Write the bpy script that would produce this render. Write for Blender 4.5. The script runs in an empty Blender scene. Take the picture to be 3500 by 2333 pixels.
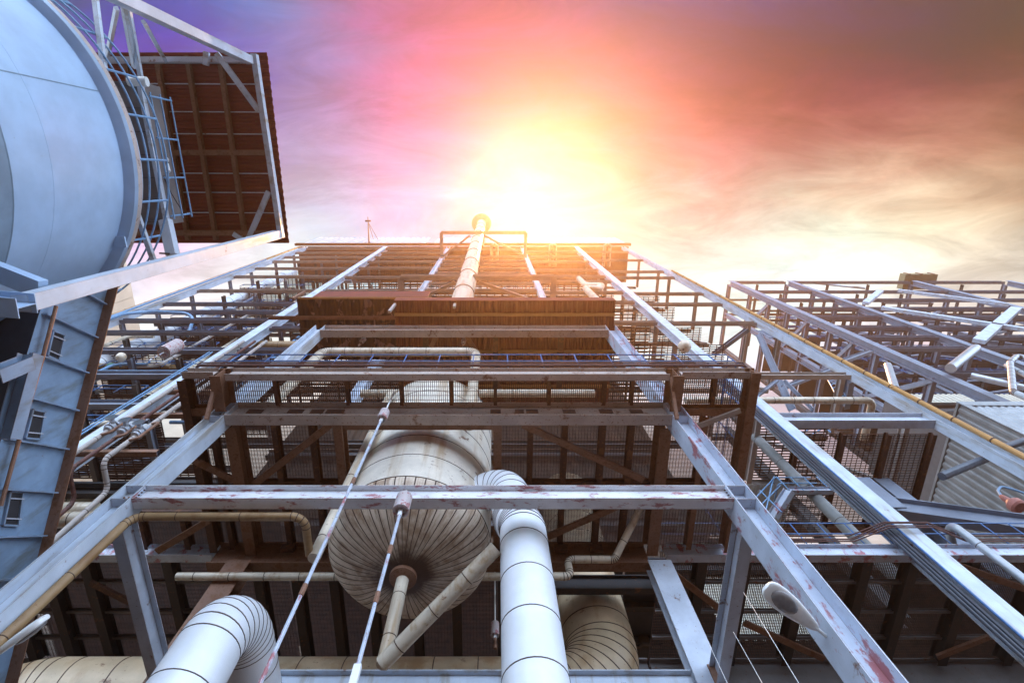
import bpy, math, random
from mathutils import Vector, Matrix
from math import radians, sin, cos, pi, sqrt

S = bpy.context.scene
COL = S.collection
random.seed(7)

# ------------------------------------------------------------------ camera
# looking steeply up (72.5 degrees) at a tall boiler house; eye at the origin, ground 1.7 m below
ELEV = 72.5
FPX, CU, CV = 1790.0, 1686.0, 1166.5          # focal length and principal point, for a 3500 x 2333 frame
cd = bpy.data.cameras.new("camera")
cam = bpy.data.objects.new("camera", cd)
COL.objects.link(cam)
cam.rotation_euler = (radians(90 + ELEV), 0, 0)
cd.sensor_width = 36.0
cd.lens = FPX / 3500 * 36.0
cd.shift_x = (1750 - CU) / 3500
cd.clip_start, cd.clip_end = 0.05, 2000
S.camera = cam

# ------------------------------------------------------------------ exposure, sky, sun
S.view_settings.view_transform = 'Standard'
S.view_settings.look = 'None'
S.view_settings.gamma = 1
EXPO = 0.75
S.view_settings.exposure = EXPO
S.cycles.max_bounces = 6
S.cycles.diffuse_bounces = 3
S.cycles.glossy_bounces = 2
S.cycles.volume_bounces = 0
S.cycles.caustics_reflective = False
S.cycles.caustics_refractive = False

HAZE = (0.0010, 0.83, (1.0, 0.66, 0.42))      # density, forward scatter, colour of the air
SUN_E, SUN_C = 4.6, (1.0, 0.54, 0.24)
SUN_P = (0.088, 0.03)                         # direction of the sun on the plane one unit overhead
SUN_EL = math.atan(1 / math.hypot(*SUN_P))
SUN_AZ = math.atan2(SUN_P[0], SUN_P[1])       # clockwise from +Y


def lin(r, g, b, k=1.0):
    f = lambda c: (c / 255 / 12.92) if c <= 10 else ((c / 255 + 0.055) / 1.055) ** 2.4
    return (f(r) * k, f(g) * k, f(b) * k)


def sky_dir(u, v):
    a, b = (u - CU) / FPX, (CV - v) / FPX
    e = radians(ELEV)
    return Vector((a, cos(e) - b * sin(e), sin(e) + b * cos(e)))


W = bpy.data.worlds.new("World")
S.world = W
W.use_nodes = True
wn, wl = W.node_tree.nodes, W.node_tree.links
wn.clear()


def wnode(t, op=None, **kw):
    n = wn.new(t)
    if op:
        n.operation = op
    for k, v in kw.items():
        setattr(n, k, v)
    return n


def wmath(op, a, b=None, c=None, clamp=False):
    n = wnode('ShaderNodeMath', op)
    n.use_clamp = clamp
    for i, x in enumerate((a, b, c)):
        if x is None:
            continue
        if isinstance(x, (int, float)):
            n.inputs[i].default_value = x
        else:
            wl.new(x, n.inputs[i])
    return n.outputs[0]


tc = wnode('ShaderNodeTexCoord')
sep = wnode('ShaderNodeSeparateXYZ')
wl.new(tc.outputs['Generated'], sep.inputs[0])
zc = wmath('MAXIMUM', sep.outputs[2], 0.12)
px = wmath('DIVIDE', sep.outputs[0], zc)
py = wmath('DIVIDE', sep.outputs[1], zc)
comb = wnode('ShaderNodeCombineXYZ')
wl.new(px, comb.inputs[0])
wl.new(py, comb.inputs[1])
# cloud layer: stretched fractal noise pushes the colours about
mp = wnode('ShaderNodeMapping')
mp.inputs['Rotation'].default_value = (0, 0, radians(24))
mp.inputs['Scale'].default_value = (1.5, 4.6, 1)
wl.new(comb.outputs[0], mp.inputs[0])
nz = wnode('ShaderNodeTexNoise')
nz.inputs['Scale'].default_value = 1.5
nz.inputs['Detail'].default_value = 9
nz.inputs['Roughness'].default_value = 0.58
nz.inputs['Distortion'].default_value = 0.5
wl.new(mp.outputs[0], nz.inputs['Vector'])
off = wnode('ShaderNodeVectorMath', 'SUBTRACT')
wl.new(nz.outputs['Color'], off.inputs[0])
off.inputs[1].default_value = (0.5, 0.5, 0.5)
warp = wnode('ShaderNodeVectorMath', 'MULTIPLY_ADD')
wl.new(off.outputs[0], warp.inputs[0])
warp.inputs[1].default_value = (0.30, 0.2, 0)
wl.new(comb.outputs[0], warp.inputs[2])
# smooth colour field over the cloud layer: Gaussian bumps (x, y, r, g, b) on the plane one unit overhead
FIELD = [(-1, -0.42, 0.024, 0.235, -0.072), (-0.693, -0.42, -0.629, -0.128, -0.254), (-0.386, -0.42, -0.431, -0.026, 0.182), (-0.079, -0.42, -0.112, -0.215, -0.238),
         (0.229, -0.42, -0.846, -0.268, 0.009), (0.536, -0.42, -0.012, 0.559, 0.566), (0.843, -0.42, -0.635, -0.049, -0.146), (1.15, -0.42, 0.12, 0.056, -0.14),
         (-1, -0.24, -0.074, 0.138, -0.039), (-0.693, -0.24, -0.228, -0.458, -0.114), (-0.386, -0.24, 0.018, 0.143, 0.047), (-0.079, -0.24, 0.376, -0.019, -0.177),
         (0.229, -0.24, -0.088, 0.164, -0.03), (0.536, -0.24, -0.2, -0.64, -0.383), (0.843, -0.24, -0.415, -0.729, -0.311), (1.15, -0.24, -0.084, -0.177, -0.198),
         (-1, -0.08, -0.237, 0.009, -0.006), (-0.693, -0.08, 0.24, -0.392, 0.113), (-0.386, -0.08, -0.169, -0.186, -0.163), (-0.079, -0.08, -0.017, -0.505, 0.061),
         (0.229, -0.08, 0.29, -0.469, -0.245), (0.536, -0.08, -0.147, -0.637, -0.731), (0.843, -0.08, 0.44, 0.207, -0.089), (1.15, -0.08, -0.367, -0.349, -0.395),
         (-1, 0.08, -0.308, 0.066, -0.026), (-0.693, 0.08, 0.209, 0.244, 0.076), (-0.386, 0.08, -0.104, 0.133, -0.038), (-0.079, 0.08, -0.349, 0.249, 0.16),
         (0.229, 0.08, -0.125, 0.253, 0.128), (0.536, 0.08, -0.035, 0.736, 0.59), (0.843, 0.08, 0.302, 0.599, 0.496), (1.15, 0.08, -0.36, -0.364, -0.243),
         (-1, 0.26, -0.035, -0.026, 0.133), (-0.693, 0.26, 0.009, 0.06, 0.029), (-0.386, 0.26, 0.17, 0.067, 0.154), (-0.079, 0.26, 0.155, 0.003, -0.04),
         (0.229, 0.26, -0.029, -0.073, -0.031), (0.536, 0.26, 0.119, -0.091, 0.043), (0.843, 0.26, -0.197, -0.417, -0.289), (1.15, 0.26, 0.36, 0.417, 0.317),
         (-1.6, -0.2, -0.117, -0.056, 0.07), (-1.4, 0.9, 0.098, 0.117, 0.146), (0, 1, 0.146, 0.141, 0.146), (1.6, 0.8, 0.125, 0.076, 0.028),
         (1.9, 0, 0.099, 0.002, -0.096), (1.5, -1, -0.294, -0.342, -0.243), (0, -1.1, -0.092, -0.095, 0.001), (-1.3, -1, -0.39, -0.247, 0.001)]
acc = None
for fx_, fy_, *w_ in FIELD:
    dn = wnode('ShaderNodeVectorMath', 'DISTANCE')
    wl.new(warp.outputs[0], dn.inputs[0])
    dn.inputs[1].default_value = (fx_, fy_, 0)
    k_ = wmath('POWER', 2.718282, wmath('MULTIPLY', wmath('MULTIPLY', dn.outputs['Value'], dn.outputs['Value']), -1 / (2 * 0.22 ** 2)))
    ma = wnode('ShaderNodeVectorMath', 'MULTIPLY_ADD')
    wl.new(k_, ma.inputs[0])
    ma.inputs[1].default_value = w_
    if acc:
        wl.new(acc, ma.inputs[2])
    else:
        ma.inputs[2].default_value = (0.85, 0.85, 0.85)
    acc = ma.outputs[0]
sp_ = wnode('ShaderNodeSeparateXYZ')
wl.new(acc, sp_.inputs[0])
norm = wnode('ShaderNodeCombineXYZ')
for i in range(3):
    wl.new(wmath('POWER', wmath('MINIMUM', wmath('MAXIMUM', sp_.outputs[i], 0.02), 1.03), 2.2), norm.inputs[i])
# brightness of the cloud wisps
nz2 = wnode('ShaderNodeTexNoise')
nz2.inputs['Scale'].default_value = 2.6
nz2.inputs['Detail'].default_value = 12
nz2.inputs['Distortion'].default_value = 0.8
nz2.inputs['Roughness'].default_value = 0.66
wl.new(mp.outputs[0], nz2.inputs['Vector'])
wisp = wnode('ShaderNodeMapRange')
wisp.inputs['From Min'].default_value = 0.36
wisp.inputs['From Max'].default_value = 0.66
wisp.inputs['To Min'].default_value = 0.80
wisp.inputs['To Max'].default_value = 1.30
wl.new(nz2.outputs['Fac'], wisp.inputs['Value'])
# glow round the sun
sd = wnode('ShaderNodeVectorMath', 'DISTANCE')
wl.new(comb.outputs[0], sd.inputs[0])
sd.inputs[1].default_value = (SUN_P[0], SUN_P[1], 0)
glow = wmath('MULTIPLY', wmath('POWER', 2.718, wmath('MULTIPLY', wmath('MULTIPLY', sd.outputs['Value'], sd.outputs['Value']), -60.0)), 0.0)
scl = wnode('ShaderNodeVectorMath', 'SCALE')
wl.new(norm.outputs[0], scl.inputs[0])
wl.new(wisp.outputs[0], scl.inputs['Scale'])
addg = wnode('ShaderNodeVectorMath', 'MULTIPLY_ADD')
wl.new(glow, addg.inputs[0])
addg.inputs[1].default_value = (1.0, 0.86, 0.62)
wl.new(scl.outputs[0], addg.inputs[2])
# towards the horizon, and most of all behind the photographer, the sky is pale blue and bright
lowf = wnode('ShaderNodeMapRange')
lowf.interpolation_type = 'SMOOTHSTEP'
lowf.inputs['From Min'].default_value = 0.62
lowf.inputs['From Max'].default_value = 0.36
wl.new(sep.outputs[2], lowf.inputs['Value'])
back = wnode('ShaderNodeMapRange')
back.inputs['From Min'].default_value = 0.5
back.inputs['From Max'].default_value = -0.6
back.inputs['To Min'].default_value = 0.4
back.inputs['To Max'].default_value = 6.6
wl.new(sep.outputs[1], back.inputs['Value'])
lowc = wnode('ShaderNodeVectorMath', 'SCALE')
lowc.inputs[0].default_value = (0.62, 0.86, 1.24)
wl.new(back.outputs[0], lowc.inputs['Scale'])
mixl = wnode('ShaderNodeMix', data_type='VECTOR')
wl.new(lowf.outputs[0], mixl.inputs['Factor'])
wl.new(addg.outputs[0], mixl.inputs[4])
wl.new(lowc.outputs[0], mixl.inputs[5])
bg1 = wnode('ShaderNodeBackground')
wl.new(mixl.outputs[1], bg1.inputs['Color'])
bg1.inputs['Strength'].default_value = 1 / 2 ** EXPO
sky = wnode('ShaderNodeTexSky')
sky.sky_type = 'NISHITA'
sky.sun_disc = False
sky.sun_elevation = SUN_EL
sky.sun_rotation = SUN_AZ
bg2 = wnode('ShaderNodeBackground')
wl.new(sky.outputs[0], bg2.inputs['Color'])
bg2.inputs['Strength'].default_value = 0.05
lowm = wnode('ShaderNodeMixShader')           # clear Nishita blue only shows below the cloud deck
blk = wnode('ShaderNodeBackground')
blk.inputs['Color'].default_value = (0, 0, 0, 1)
wl.new(lowf.outputs[0], lowm.inputs[0])
wl.new(blk.outputs[0], lowm.inputs[1])
wl.new(bg2.outputs[0], lowm.inputs[2])
adds = wnode('ShaderNodeAddShader')
wl.new(bg1.outputs[0], adds.inputs[0])
wl.new(lowm.outputs[0], adds.inputs[1])
wo = wnode('ShaderNodeOutputWorld')
wl.new(adds.outputs[0], wo.inputs['Surface'])

sl = bpy.data.lights.new("sun", 'SUN')
sl.energy = SUN_E
sl.angle = radians(0.5)
sl.color = SUN_C
so = bpy.data.objects.new("sun", sl)
COL.objects.link(so)
so.rotation_euler = Vector((SUN_P[0], SUN_P[1], 1)).to_track_quat('Z', 'Y').to_euler()



# ------------------------------------------------------------------ a pixel of the photograph + a known plane -> a point
def at(u, v, X=None, Y=None, Z=None):
    d = sky_dir(u, v)
    t = X / d.x if X is not None else (Y / d.y if Y is not None else Z / d.z)
    return d * t


def zoom(x0, y0, s):
    return lambda x, y: (x0 + x / s, y0 + y / s)


zA, zB, zC = zoom(0, 0, 1.742), zoom(900, 650, 2.6138), zoom(1600, 650, 2.6138)
zD, zE, zG = zoom(2300, 850, 1.9608), zoom(2300, 1500, 1.8825), zoom(0, 800, 2.24)
zH, zI, zJ = zoom(0, 1500, 1.882), zoom(600, 1200, 2.6133), zoom(1500, 1200, 1.9608)
zK, zL, zM = zoom(900, 1600, 2.1391), zoom(1600, 1600, 2.139), zoom(200, 900, 3.1357)


# ------------------------------------------------------------------ materials
def new_mat(name):
    m = bpy.data.materials.new(name)
    m.use_nodes = True
    nt = m.node_tree
    return m, nt, nt.nodes['Principled BSDF']


def tex(nt, kind='Noise', scale=5, detail=6, rough=0.6, stretch=None, coord='Object', dist=0.0):
    c = nt.nodes.new('ShaderNodeTexCoord')
    src = c.outputs[coord]
    if stretch:
        mpn = nt.nodes.new('ShaderNodeMapping')
        mpn.inputs['Scale'].default_value = stretch
        nt.links.new(src, mpn.inputs[0])
        src = mpn.outputs[0]
    n = nt.nodes.new('ShaderNodeTex' + kind)
    n.inputs['Scale'].default_value = scale
    if kind == 'Noise':
        n.inputs['Detail'].default_value = detail
        n.inputs['Roughness'].default_value = rough
        n.inputs['Distortion'].default_value = dist
    nt.links.new(src, n.inputs['Vector'])
    return n.outputs[0]


def step(nt, src, lo, hi, out=1.0):
    r = nt.nodes.new('ShaderNodeMapRange')
    r.interpolation_type = 'SMOOTHSTEP'
    r.inputs['From Min'].default_value = lo
    r.inputs['From Max'].default_value = hi
    r.inputs['To Max'].default_value = out
    nt.links.new(src, r.inputs['Value'])
    return r.outputs[0]


def mixc(nt, fac, a, b, mode='MIX'):
    m = nt.nodes.new('ShaderNodeMix')
    m.data_type = 'RGBA'
    m.blend_type = mode
    if isinstance(fac, (int, float)):
        m.inputs[0].default_value = fac
    else:
        nt.links.new(fac, m.inputs[0])
    for k, x in ((6, a), (7, b)):
        if isinstance(x, tuple):
            m.inputs[k].default_value = (*x, 1)
        else:
            nt.links.new(x, m.inputs[k])
    return m.outputs[2]


def bump(nt, bsdf, src, strength=0.2, dist=0.02, dent=True):
    b = nt.nodes.new('ShaderNodeBump')
    b.inputs['Strength'].default_value = strength
    b.inputs['Distance'].default_value = dist
    nt.links.new(src, b.inputs['Height'])
    d2 = nt.nodes.new('ShaderNodeBump')          # slow buckling of the plate
    d2.inputs['Strength'].default_value = 0.22
    d2.inputs['Distance'].default_value = 0.05
    nt.links.new(tex(nt, scale=1.7, detail=2), d2.inputs['Height'])
    nt.links.new(d2.outputs[0], b.inputs['Normal'])
    nt.links.new(b.outputs[0], bsdf.inputs['Normal'])


RUST, RUST2 = (0.115, 0.042, 0.016), (0.21, 0.085, 0.03)


def paint(name, base, rust=0.6, fine=0.64, rough=0.5, red=None, redst=(1.2, 9, 9), streak=None, metal=0.0, dirt=0.25, edge=0.0):
    """weathered paint on steel: mottling, rust blooms, pin-point rust, worn-through red primer"""
    m, nt, b = new_mat(name)
    mott = tex(nt, scale=1.3, detail=7)
    col = mixc(nt, step(nt, mott, 0.3, 0.75, 1.0), tuple(c * (1 - dirt) for c in base), base)
    if streak:
        s = tex(nt, scale=1.0, detail=6, stretch=streak)
        col = mixc(nt, step(nt, s, 0.48, 0.70, 0.8), col, (base[0] * 0.55, base[1] * 0.42, base[2] * 0.28))
    if red is not None:
        s = tex(nt, scale=1.0, detail=9, rough=0.72, stretch=redst)
        col = mixc(nt, step(nt, s, red, red + 0.07, 0.9), col, (0.34, 0.095, 0.10))
    big = tex(nt, scale=2.2, detail=10, rough=0.68)
    rc = mixc(nt, tex(nt, scale=30, detail=3), RUST, RUST2)
    col = mixc(nt, step(nt, big, rust, rust + 0.09, 0.95), col, rc)
    pin = tex(nt, scale=14, detail=5, rough=0.7)
    col = mixc(nt, step(nt, pin, fine, fine + 0.05, 0.9), col, rc)
    if edge:
        # bare rusted arrises: where the rounded normal leaves the flat one, broken up by noise
        bv = nt.nodes.new('ShaderNodeBevel')
        bv.samples = 4
        bv.inputs['Radius'].default_value = edge
        ge = nt.nodes.new('ShaderNodeNewGeometry')
        dt = nt.nodes.new('ShaderNodeVectorMath')
        dt.operation = 'DOT_PRODUCT'
        nt.links.new(bv.outputs[0], dt.inputs[0])
        nt.links.new(ge.outputs['Normal'], dt.inputs[1])
        sb = nt.nodes.new('ShaderNodeMath')
        sb.operation = 'MULTIPLY_ADD'
        nt.links.new(tex(nt, scale=3.5, detail=8, rough=.7), sb.inputs[0])
        sb.inputs[1].default_value = 0.5
        nt.links.new(dt.outputs['Value'], sb.inputs[2])
        col = mixc(nt, step(nt, sb.outputs[0], 1.20, 1.08, 0.95), col, rc)
    nt.links.new(col, b.inputs['Base Color'])
    b.inputs['Roughness'].default_value = rough
    b.inputs['Metallic'].default_value = metal
    bump(nt, b, pin, 0.12, 0.01)
    return m


def plain(name, col, rough=0.5, metal=0.0, var=0.3, scale=6, emit=None):
    m, nt, b = new_mat(name)
    n = tex(nt, scale=scale, detail=6)
    c = mixc(nt, step(nt, n, 0.3, 0.72), tuple(x * (1 - var) for x in col), col)
    nt.links.new(c, b.inputs['Base Color'])
    b.inputs['Roughness'].default_value = rough
    b.inputs['Metallic'].default_value = metal
    return m


M = {}
M['steel'] = paint('pale painted steel', (0.56, 0.61, 0.69), 0.60, 0.63, 0.42, edge=.02)
M['steel_clean'] = paint('pale steel, sound paint', (0.58, 0.65, 0.74), 0.63, 0.66, 0.4, dirt=0.22, streak=(3, 3, .4), edge=.015)
M['steel_red'] = paint('pale steel worn to red primer', (0.54, 0.60, 0.70), 0.62, 0.65, 0.42, red=0.535, redst=(2.6, 2.6, 1.2), edge=.02)
M['beam_red'] = paint('white beam with red primer patches', (0.78, 0.79, 0.82), 0.62, 0.66, 0.42, red=0.535, redst=(1.7, 5, 6), edge=.022)
M['steel_rusty'] = paint('grey steel with rust spots', (0.50, 0.42, 0.37), 0.58, 0.59, 0.6, edge=.025)
M['joist'] = paint('rusty brown joist steel', (0.075, 0.028, 0.015), 0.55, 0.58, 0.7)
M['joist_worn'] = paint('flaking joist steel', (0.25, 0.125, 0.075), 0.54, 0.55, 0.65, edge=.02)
M['far_steel'] = paint('grey blue structural steel', (0.21, 0.24, 0.30), 0.70, 0.74, 0.5)
M['far_dark'] = paint('dark grey structural steel', (0.10, 0.092, 0.09), 0.64, 0.68, 0.6)
M['mid_steel'] = paint('cream grey structural steel', (0.44, 0.38, 0.34), 0.66, 0.68, 0.5)
M['grate'] = plain('rusty grating bars', (0.085, 0.03, 0.014), 0.75, var=0.5, scale=4)
M['rail'] = plain('blue handrail paint', (0.05, 0.15, 0.36), 0.4, var=0.3)
M['rail_pale'] = plain('pale blue handrail paint', (0.18, 0.34, 0.54), 0.4, var=0.3)
M['conduit'] = plain('rust red conduit', (0.12, 0.04, 0.028), 0.6, var=0.5)
M['cable'] = plain('dark cable sheath', (0.035, 0.042, 0.06), 0.45, var=0.3)
M['bamboo'] = paint('yellow varnished pipe', (0.52, 0.27, 0.085), 0.62, 0.70, 0.35)
M['clad'] = paint('white pipe cladding', (0.82, 0.84, 0.87), 0.74, 0.72, 0.35, metal=0.1, dirt=0.12)
M['clad_warm'] = paint('stained cream cladding', (0.70, 0.60, 0.46), 0.62, 0.64, 0.4, streak=(5, 5, 0.35), metal=0.1)
M['clad_rust'] = paint('brown rusted cladding', (0.34, 0.21, 0.095), 0.60, 0.64, 0.5, streak=(3, 3, 1.2))
M['clad_tan'] = paint('tan streaked cladding', (0.60, 0.45, 0.28), 0.60, 0.64, 0.45, streak=(1.2, 2.5, .5), metal=0.1)
M['mid_dark'] = paint('dull grey girder', (0.20, 0.19, 0.19), 0.60, 0.62, 0.6, edge=.02)
M['joist_shade'] = paint('shade toned joist steel', (0.035, 0.03, 0.03), 0.60, 0.62, 0.7)  # darker copy of the joist steel, shade of the lower bays in the colour
M['seam'] = plain('rusty seam', (0.07, 0.032, 0.018), 0.7, var=0.4, scale=20)
M['vessel'] = paint('stained vessel cladding', (0.80, 0.72, 0.60), 0.60, 0.64, 0.38, streak=(2.6, 2.6, 0.22), metal=0.1)
M['silo'] = paint('pale blue silo paint', (0.42, 0.57, 0.76), 0.72, 0.70, 0.35, dirt=0.18)
M['silo_dark'] = paint('grey blue silo band', (0.24, 0.33, 0.42), 0.74, 0.72, 0.5, dirt=0.3)
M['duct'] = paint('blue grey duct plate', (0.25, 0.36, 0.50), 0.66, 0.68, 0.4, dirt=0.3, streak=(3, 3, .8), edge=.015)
M['duct_shade'] = plain('duct plate in shade colour', (0.02, 0.028, 0.038), 0.6)  # shadow on the faces beyond the lit side, put into the colour
M['roof_rust'] = paint('rust brown corrugated sheet', (0.20, 0.026, 0.009), 0.60, 0.60, 0.6)
M['soffit'] = paint('deep rust corrugated sheet', (0.18, 0.028, 0.006), 0.64, 0.72, 0.6, dirt=0.35)
M['siding'] = plain('galvanised siding', (0.46, 0.49, 0.52), 0.35, 0.45, 0.25, 1.2)
M['siding_dark'] = plain('shaded siding', (0.30, 0.30, 0.29), 0.5, 0.2, 0.35, 1.0)  # darker copy of siding, side wall shade in the colour; reused on a pipe
M['siding_pale'] = plain('pale roof siding', (0.62, 0.60, 0.60), 0.45, 0.2, 0.25, 0.6)
M['cream'] = plain('cream wall panels', (0.66, 0.60, 0.48), 0.7, var=0.12, scale=0.4)
M['lamp'] = plain('lamp housing', (0.80, 0.80, 0.77), 0.35, var=0.12)
M['glass'] = plain('dusty lamp lens', (0.24, 0.22, 0.21), 0.25, var=0.4)
M['red_paint'] = paint('faded red paint', (0.55, 0.48, 0.47), 0.62, 0.62, 0.5, red=0.52, redst=(6, 6, 6))
M['pink'] = plain('salmon lamp head', (0.52, 0.20, 0.16), 0.5)
M['taupe'] = plain('taupe casing plate', (0.17, 0.145, 0.135), 0.5, var=0.3, scale=2)
M['slate'] = plain('slate grey tube', (0.09, 0.105, 0.13), 0.45, var=0.3)
M['mesh'] = plain('black vent mesh', (0.02, 0.02, 0.024), 0.7)
M['ground'] = plain('concrete yard', (0.07, 0.068, 0.066), 0.9, var=0.35, scale=0.4)
M['yellow'] = paint('yellow box paint', (0.27, 0.20, 0.09), 0.6, 0.66, 0.5)
M['far_wall'] = plain('dark slate casing', (0.045, 0.05, 0.06), 0.7, var=0.4, scale=0.5)
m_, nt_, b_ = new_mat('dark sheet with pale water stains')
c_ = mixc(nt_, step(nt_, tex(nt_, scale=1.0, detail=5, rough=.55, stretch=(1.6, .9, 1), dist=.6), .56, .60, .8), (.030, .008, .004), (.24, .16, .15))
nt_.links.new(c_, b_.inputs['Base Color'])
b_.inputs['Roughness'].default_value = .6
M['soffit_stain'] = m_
M['boiler'] = plain('brown boiler casing', (0.10, 0.055, 0.03), 0.7, var=0.45, scale=0.5)


# ------------------------------------------------------------------ mesh building
class MB:
    def __init__(self):
        self.v, self.f, self.m = [], [], []

    def add(self, verts, faces, mi=0):
        o = len(self.v)
        self.v += [Vector(p) for p in verts]
        self.f += [[i + o for i in f] for f in faces]
        self.m += [mi] * len(faces)
        return self

    def box(self, x0, x1, y0, y1, z0, z1, mi=0):
        return self.add([(x, y, z) for z in (z0, z1) for y in (y0, y1) for x in (x0, x1)],
                        [(0, 2, 3, 1), (4, 5, 7, 6), (0, 1, 5, 4), (2, 6, 7, 3), (0, 4, 6, 2), (1, 3, 7, 5)], mi)

    def prism(self, prof, p0, p1, up, mi=0):
        """extrude a closed profile [(side, up), ...] from p0 to p1"""
        p0, p1 = Vector(p0), Vector(p1)
        ax = (p1 - p0).normalized()
        up = Vector(up)
        up = (up - ax * up.dot(ax)).normalized()
        sd_ = up.cross(ax)
        n = len(prof)
        vs = [p + sd_ * a + up * b for p in (p0, p1) for a, b in prof]
        fs = [(i, (i + 1) % n, n + (i + 1) % n, n + i) for i in range(n)]
        fs += [tuple(range(n - 1, -1, -1)), tuple(range(n, 2 * n))]
        return self.add(vs, fs, mi)

    def bar(self, p0, p1, w, h=None, up=(0, 0, 1), mi=0):
        h = h or w
        ax = (Vector(p1) - Vector(p0)).normalized()
        if abs(ax.dot(Vector(up).normalized())) > 0.98:
            up = (0, 1, 0)
        return self.prism([(-w / 2, -h / 2), (w / 2, -h / 2), (w / 2, h / 2), (-w / 2, h / 2)], p0, p1, up, mi)

    def ibeam(self, p0, p1, h, b, up=(0, 0, 1), tf=None, tw=None, mi=0):
        tf = tf or max(0.016, h * 0.05)
        tw = tw or max(0.012, h * 0.03)
        H, B, T = h / 2, b / 2, tw / 2
        pr = [(-B, -H), (B, -H), (B, -H + tf), (T, -H + tf), (T, H - tf), (B, H - tf), (B, H), (-B, H), (-B, H - tf), (-T, H - tf), (-T, -H + tf), (-B, -H + tf)]
        return self.prism(pr, p0, p1, up, mi)

    def angle(self, p0, p1, a, up=(0, 0, 1), mi=0):
        t = a * 0.13
        return self.prism([(-a / 2, -a / 2), (a / 2, -a / 2), (a / 2, -a / 2 + t), (-a / 2 + t, -a / 2 + t), (-a / 2 + t, a / 2), (-a / 2, a / 2)], p0, p1, up, mi)

    def tube(self, pts, r, seg=12, bend=0.0, ring=0.0, ringarc=0, ringw=0.02, ringh=0.006, r_end=None, cap=True, dome=0.0):
        """pipe along a polyline with rounded bends; raised seams (material 1) every RING metres and RINGARC per bend"""
        pts = [Vector(p) for p in pts]
        path, marks = [], []
        for i, p in enumerate(pts):
            if 0 < i < len(pts) - 1 and bend > 0:
                a, c = pts[i - 1], pts[i + 1]
                d1, d2 = (p - a).normalized(), (c - p).normalized()
                ang = d1.angle(d2)
                if ang < 0.02:
                    path.append((p, 0))
                    continue
                L = min(bend * math.tan(ang / 2), (p - a).length * 0.49, (c - p).length * 0.49)
                R = L / math.tan(ang / 2)
                nrm = (d2 - d1 * d1.dot(d2)).normalized()
                cen = p - d1 * L + nrm * R
                n = max(6, int(ang / 0.1))
                for k in range(n + 1):
                    th = ang * k / n
                    path.append((cen - nrm * R * cos(th) + d1 * R * sin(th), 0))
                    if k == 0:
                        s0 = len(path) - 1
                marks.append((s0, len(path) - 1))
            else:
                path.append((p, 0))
        P = [q[0] for q in path]
        cum = [0.0]
        for a, c in zip(P, P[1:]):
            cum.append(cum[-1] + (c - a).length)
        tot = cum[-1]
        rings = []
        edges = [0.0] + [x for s0, s1 in marks for x in (cum[s0], cum[s1])] + [tot]
        if ring > 0:
            for k in range(0, len(edges), 2):
                a, c = edges[k], edges[k + 1]
                n = int((c - a) / ring)
                rings += [a + ring * (j + 0.5) for j in range(n)]
        if ringarc:
            for s0, s1 in marks:
                rings += [cum[s0] + (cum[s1] - cum[s0]) * j / ringarc for j in range(ringarc + 1)]
        st = [(s, 0.0, 0) for s in cum]
        for s in rings:
            if ringw < s < tot - ringw:
                st = [q for q in st if abs(q[0] - s) > ringw * 0.8]
                st += [(s - ringw / 2, 0.0, 1), (s - ringw / 2 + 0.001, ringh, 1), (s + ringw / 2 - 0.001, ringh, 1), (s + ringw / 2, 0.0, 0)]
        st.sort(key=lambda q: q[0])
        if st[0][0] > 1e-6:
            st.insert(0, (0.0, 0.0, 0))
        if st[-1][0] < tot - 1e-6:
            st.append((tot, 0.0, 0))

        def pos(s):
            k = 0
            while k < len(cum) - 2 and cum[k + 1] < s:
                k += 1
            return P[k].lerp(P[k + 1], (s - cum[k]) / max(1e-9, cum[k + 1] - cum[k])), k
        tang = []
        for k in range(len(P)):
            a = P[max(0, k - 1)]
            c = P[min(len(P) - 1, k + 1)]
            tang.append((c - a).normalized())
        t0 = tang[0]
        x = Vector((0, 0, 1)) if abs(t0.z) < 0.9 else Vector((1, 0, 0))
        x = (x - t0 * x.dot(t0)).normalized()
        base = len(self.v)
        mats = []
        for s, dr, mi in st:
            p, k = pos(s)
            f = (s - cum[k]) / max(1e-9, cum[k + 1] - cum[k])
            t = tang[k].lerp(tang[k + 1], f).normalized()
            x = (x - t * x.dot(t)).normalized()
            y = t.cross(x)
            rr = (r if r_end is None else r + (r_end - r) * s / tot) + dr
            self.v += [p + x * (rr * cos(2 * pi * j / seg)) + y * (rr * sin(2 * pi * j / seg)) for j in range(seg)]
            mats.append(mi)
        n = len(st)
        for i in range(n - 1):
            for j in range(seg):
                a, c = base + i * seg + j, base + i * seg + (j + 1) % seg
                self.f.append([a, c, c + seg, a + seg])
                self.m.append(mats[i])
        if cap:
            self.f.append([base + j for j in range(seg - 1, -1, -1)])
            self.f.append([base + (n - 1) * seg + j for j in range(seg)])
            self.m += [0, 0]
        return self

    def lathe(self, cx, cy, prof, seg=48, mi=0, gores=0, gw=0.012, ax=None, org=None):
        """profile [(radius, z, material)] turned about a vertical axis (or axis AX through ORG)"""
        if gores:
            angs, g = [], []
            for k in range(gores):
                a = 2 * pi * k / gores
                st_ = 2 * pi / gores
                angs += [a - gw, a + gw, a + st_ / 2]
                g += [1, 0, 0]
        else:
            angs = [2 * pi * k / seg for k in range(seg)]
            g = [0] * seg
        n = len(angs)
        o = len(self.v)
        if ax is None:
            E1, E2, E3, org = Vector((1, 0, 0)), Vector((0, 1, 0)), Vector((0, 0, 1)), Vector((cx, cy, 0))
        else:
            E3 = Vector(ax).normalized()
            E1 = E3.orthogonal().normalized()
            E2 = E3.cross(E1)
            org = Vector(org)
        for r, z, _ in prof:
            self.v += [org + E1 * (r * cos(a)) + E2 * (r * sin(a)) + E3 * z for a in angs]
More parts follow.
